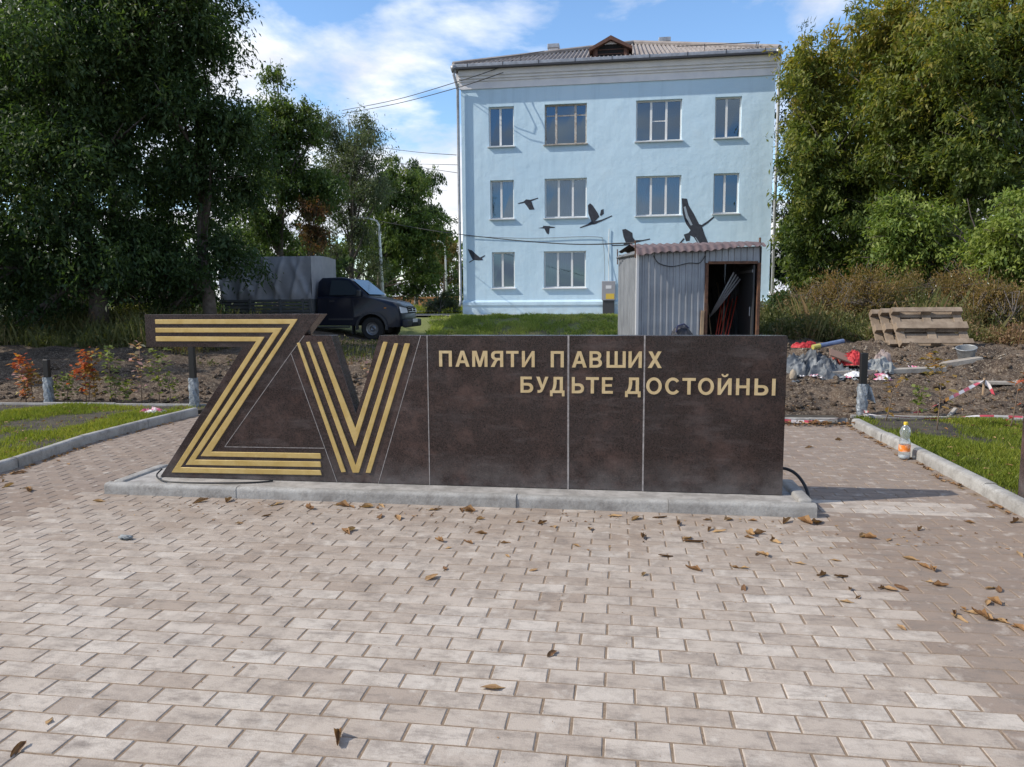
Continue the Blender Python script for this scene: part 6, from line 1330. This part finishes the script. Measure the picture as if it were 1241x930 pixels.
for i, (px, py) in enumerate(LP):
    p = onz(px, py, 0)
    if -3.66 < p.x < 1.28 and 4.63 < p.y < 5.5: p = Vector((p.x, 4.58, 0))
    if p.x > 2.44: p.x = 2.4
    o = bpy.data.objects.new('fallen_leaf', LMs[i % 7]); sz = random.uniform(.045, .10) * (1.15 if py < 660 else .95); o.scale = (sz, sz * random.uniform(.75, 1.1), sz * random.uniform(.4, .95))
    o.location = (p.x, p.y, .002); o.rotation_euler = (random.uniform(-.2, .2), random.uniform(-.2, .2), random.uniform(0, 6.28)); link(o)
    tag(o, 'dry curled brown leaf lying on the paving', 'leaf', 'fallen leaves on the paving')
# drifts of leaf litter against the kerbs, crumbs on the pavers and lawns
def litter(name, label, X, Y, Z, smin, smax, seed):
    rg = np.random.default_rng(seed); Vs, Fs, Ts = [], [], []; base = [dry_leaf_mesh(k) for k in range(5)]; nb_ = 0
    for i in range(len(X)):
        V, F = base[i % 5]; s = rg.uniform(smin, smax); a = rg.uniform(0, 6.28); V = np.array(V) * s; c, s2 = math.cos(a), math.sin(a)
        Vs.append(np.stack([X[i] + V[:, 0] * c - V[:, 1] * s2, Y[i] + V[:, 0] * s2 + V[:, 1] * c, Z[i] + V[:, 2] * .8], 1)); Fs.append(np.array(F) + nb_); nb_ += len(V); Ts += [float(np.clip(rg.normal(.5, .28), 0, 1))] * len(F)
    return tag(mobj(name, fast_mesh(name, np.concatenate(Vs), np.concatenate(Fs), tint=Ts), M_leafd), label, 'leaf litter', kind='stuff')
rg = np.random.default_rng(5); n = 90; yy = rg.uniform(4.9, 8.2, n); litter('leaf_litter', 'drift of brown leaves along the right kerb', 2.47 - np.abs(rg.normal(0, .035, n)), yy, 0 * yy + .004, .02, .06, 1)
n = 110; yy = rg.uniform(4.6, 7.8, n); xx = np.interp(yy, [4.6, 5.1, 6.6, 8.3], [-4.86, -4.87, -5.12, -5.06]) + .05 + np.abs(rg.normal(0, .05, n)); litter('leaf_litter', 'drift of brown leaves along the left kerb', xx, yy, 0 * yy + .004, .02, .055, 2)
n = 120; xx = 2.05 + rg.normal(0, .22, n); yy = 8.26 + rg.normal(0, .05, n); litter('leaf_litter', 'heap of reddish leaves at the far right corner of the path', np.clip(xx, 1.2, 2.48), np.clip(yy, 8.1, 8.36), .005 + rg.uniform(0, .04, n), .03, .07, 3)
n = 170; xx = rg.uniform(-3.6, 2.2, n); yy = 4.60 - np.abs(rg.normal(0, .28, n)); litter('leaf_crumbs', 'small brown leaf crumbs scattered in front of the plinth', xx, yy, 0 * xx + .003, .008, .026, 4)
n = 160; xx = rg.uniform(-2.5, 2.4, n); yy = rg.uniform(2.0, 4.5, n); litter('leaf_crumbs', 'tiny dark crumbs scattered over the pale pavers', xx, yy, 0 * xx + .003, .004, .012, 5)
n = 240; xx = rg.uniform(-8.5, -5.2, n); yy = rg.uniform(5, 8.6, n); litter('leaf_litter', 'yellow and brown leaves strewn on the left lawn', xx, yy, 0 * xx + .06, .02, .06, 6)
n = 150; xx = rg.uniform(2.65, 5.6, n); yy = rg.uniform(5.3, 8.6, n); litter('leaf_litter', 'yellow and brown leaves strewn on the right lawn', xx, yy, 0 * xx + .058, .02, .06, 7)
n = 500; xx = rg.uniform(1.5, 7, n); yy = rg.uniform(9.1, 13, n); litter('soil_debris', 'pale chips and dead leaves on the soil at the right', xx, yy, height(xx, yy) + .005, .02, .06, 8)
n = 300; xx = rg.uniform(-9, -1, n); yy = rg.uniform(9.05, 12, n); litter('soil_debris', 'dead leaves and chips on the soil at the left', xx, yy, height(xx, yy) + .005, .015, .045, 9)
# clods and stones lying on the soil
rg = np.random.default_rng(12); ico = [((1, 0, 0), (-1, 0, 0), (0, 1, 0), (0, -1, 0), (0, 0, 1), (0, 0, -1)), ((0, 2, 4), (2, 1, 4), (1, 3, 4), (3, 0, 4), (2, 0, 5), (1, 2, 5), (3, 1, 5), (0, 3, 5))]
def clods(name, label, X, Y, smin, smax, m_, seed):
    rg = np.random.default_rng(seed); n = len(X); s = smin + (smax - smin) * rg.uniform(0, 1, n) ** 3; Z = height(X, Y)
    Bv = np.array(ico[0], float)[None] * rg.uniform(.55, 1.25, (n, 6, 3)) * s[:, None, None] + rg.normal(0, .18, (n, 6, 3)) * s[:, None, None]
    Bv[:, :, 2] *= .7; Bv += np.stack([X, Y, Z + s * .15], 1)[:, None]
    F = (np.array(ico[1])[None] + (np.arange(n) * 6)[:, None, None]).reshape(-1, 3)
    return tag(mobj(name, fast_mesh(name, Bv.reshape(-1, 3), None, F), m_), label, 'soil', kind='stuff')
n = 5200; xx = rg.uniform(-10, 7.5, n); yy = 9.1 + rg.uniform(0, 1, n) ** 1.3 * 5; clods('soil_clods', 'lumps of dug earth scattered over the soil behind the memorial', xx, yy, .008, .075, M_soil, 3)
n = 900; xx = rg.uniform(1.5, 7.2, n); yy = rg.uniform(10.8, 13.6, n); clods('rubble', 'small pale stones and rubble on the soil at the right', xx, yy, .006, .035, mat('rubble', (.30, .26, .21), .95, noise=(3, 3, .4, .6), col2=(.20, .165, .13)), 4)
sc_ = onz(152, 654, 0); lump('paper_scrap', 'crumpled scrap of silvery paper on the pavers at the left', (sc_.x, sc_.y, .012), (.035, .022, .012), M_film2, 'paper', 61, .6, 3, 3)
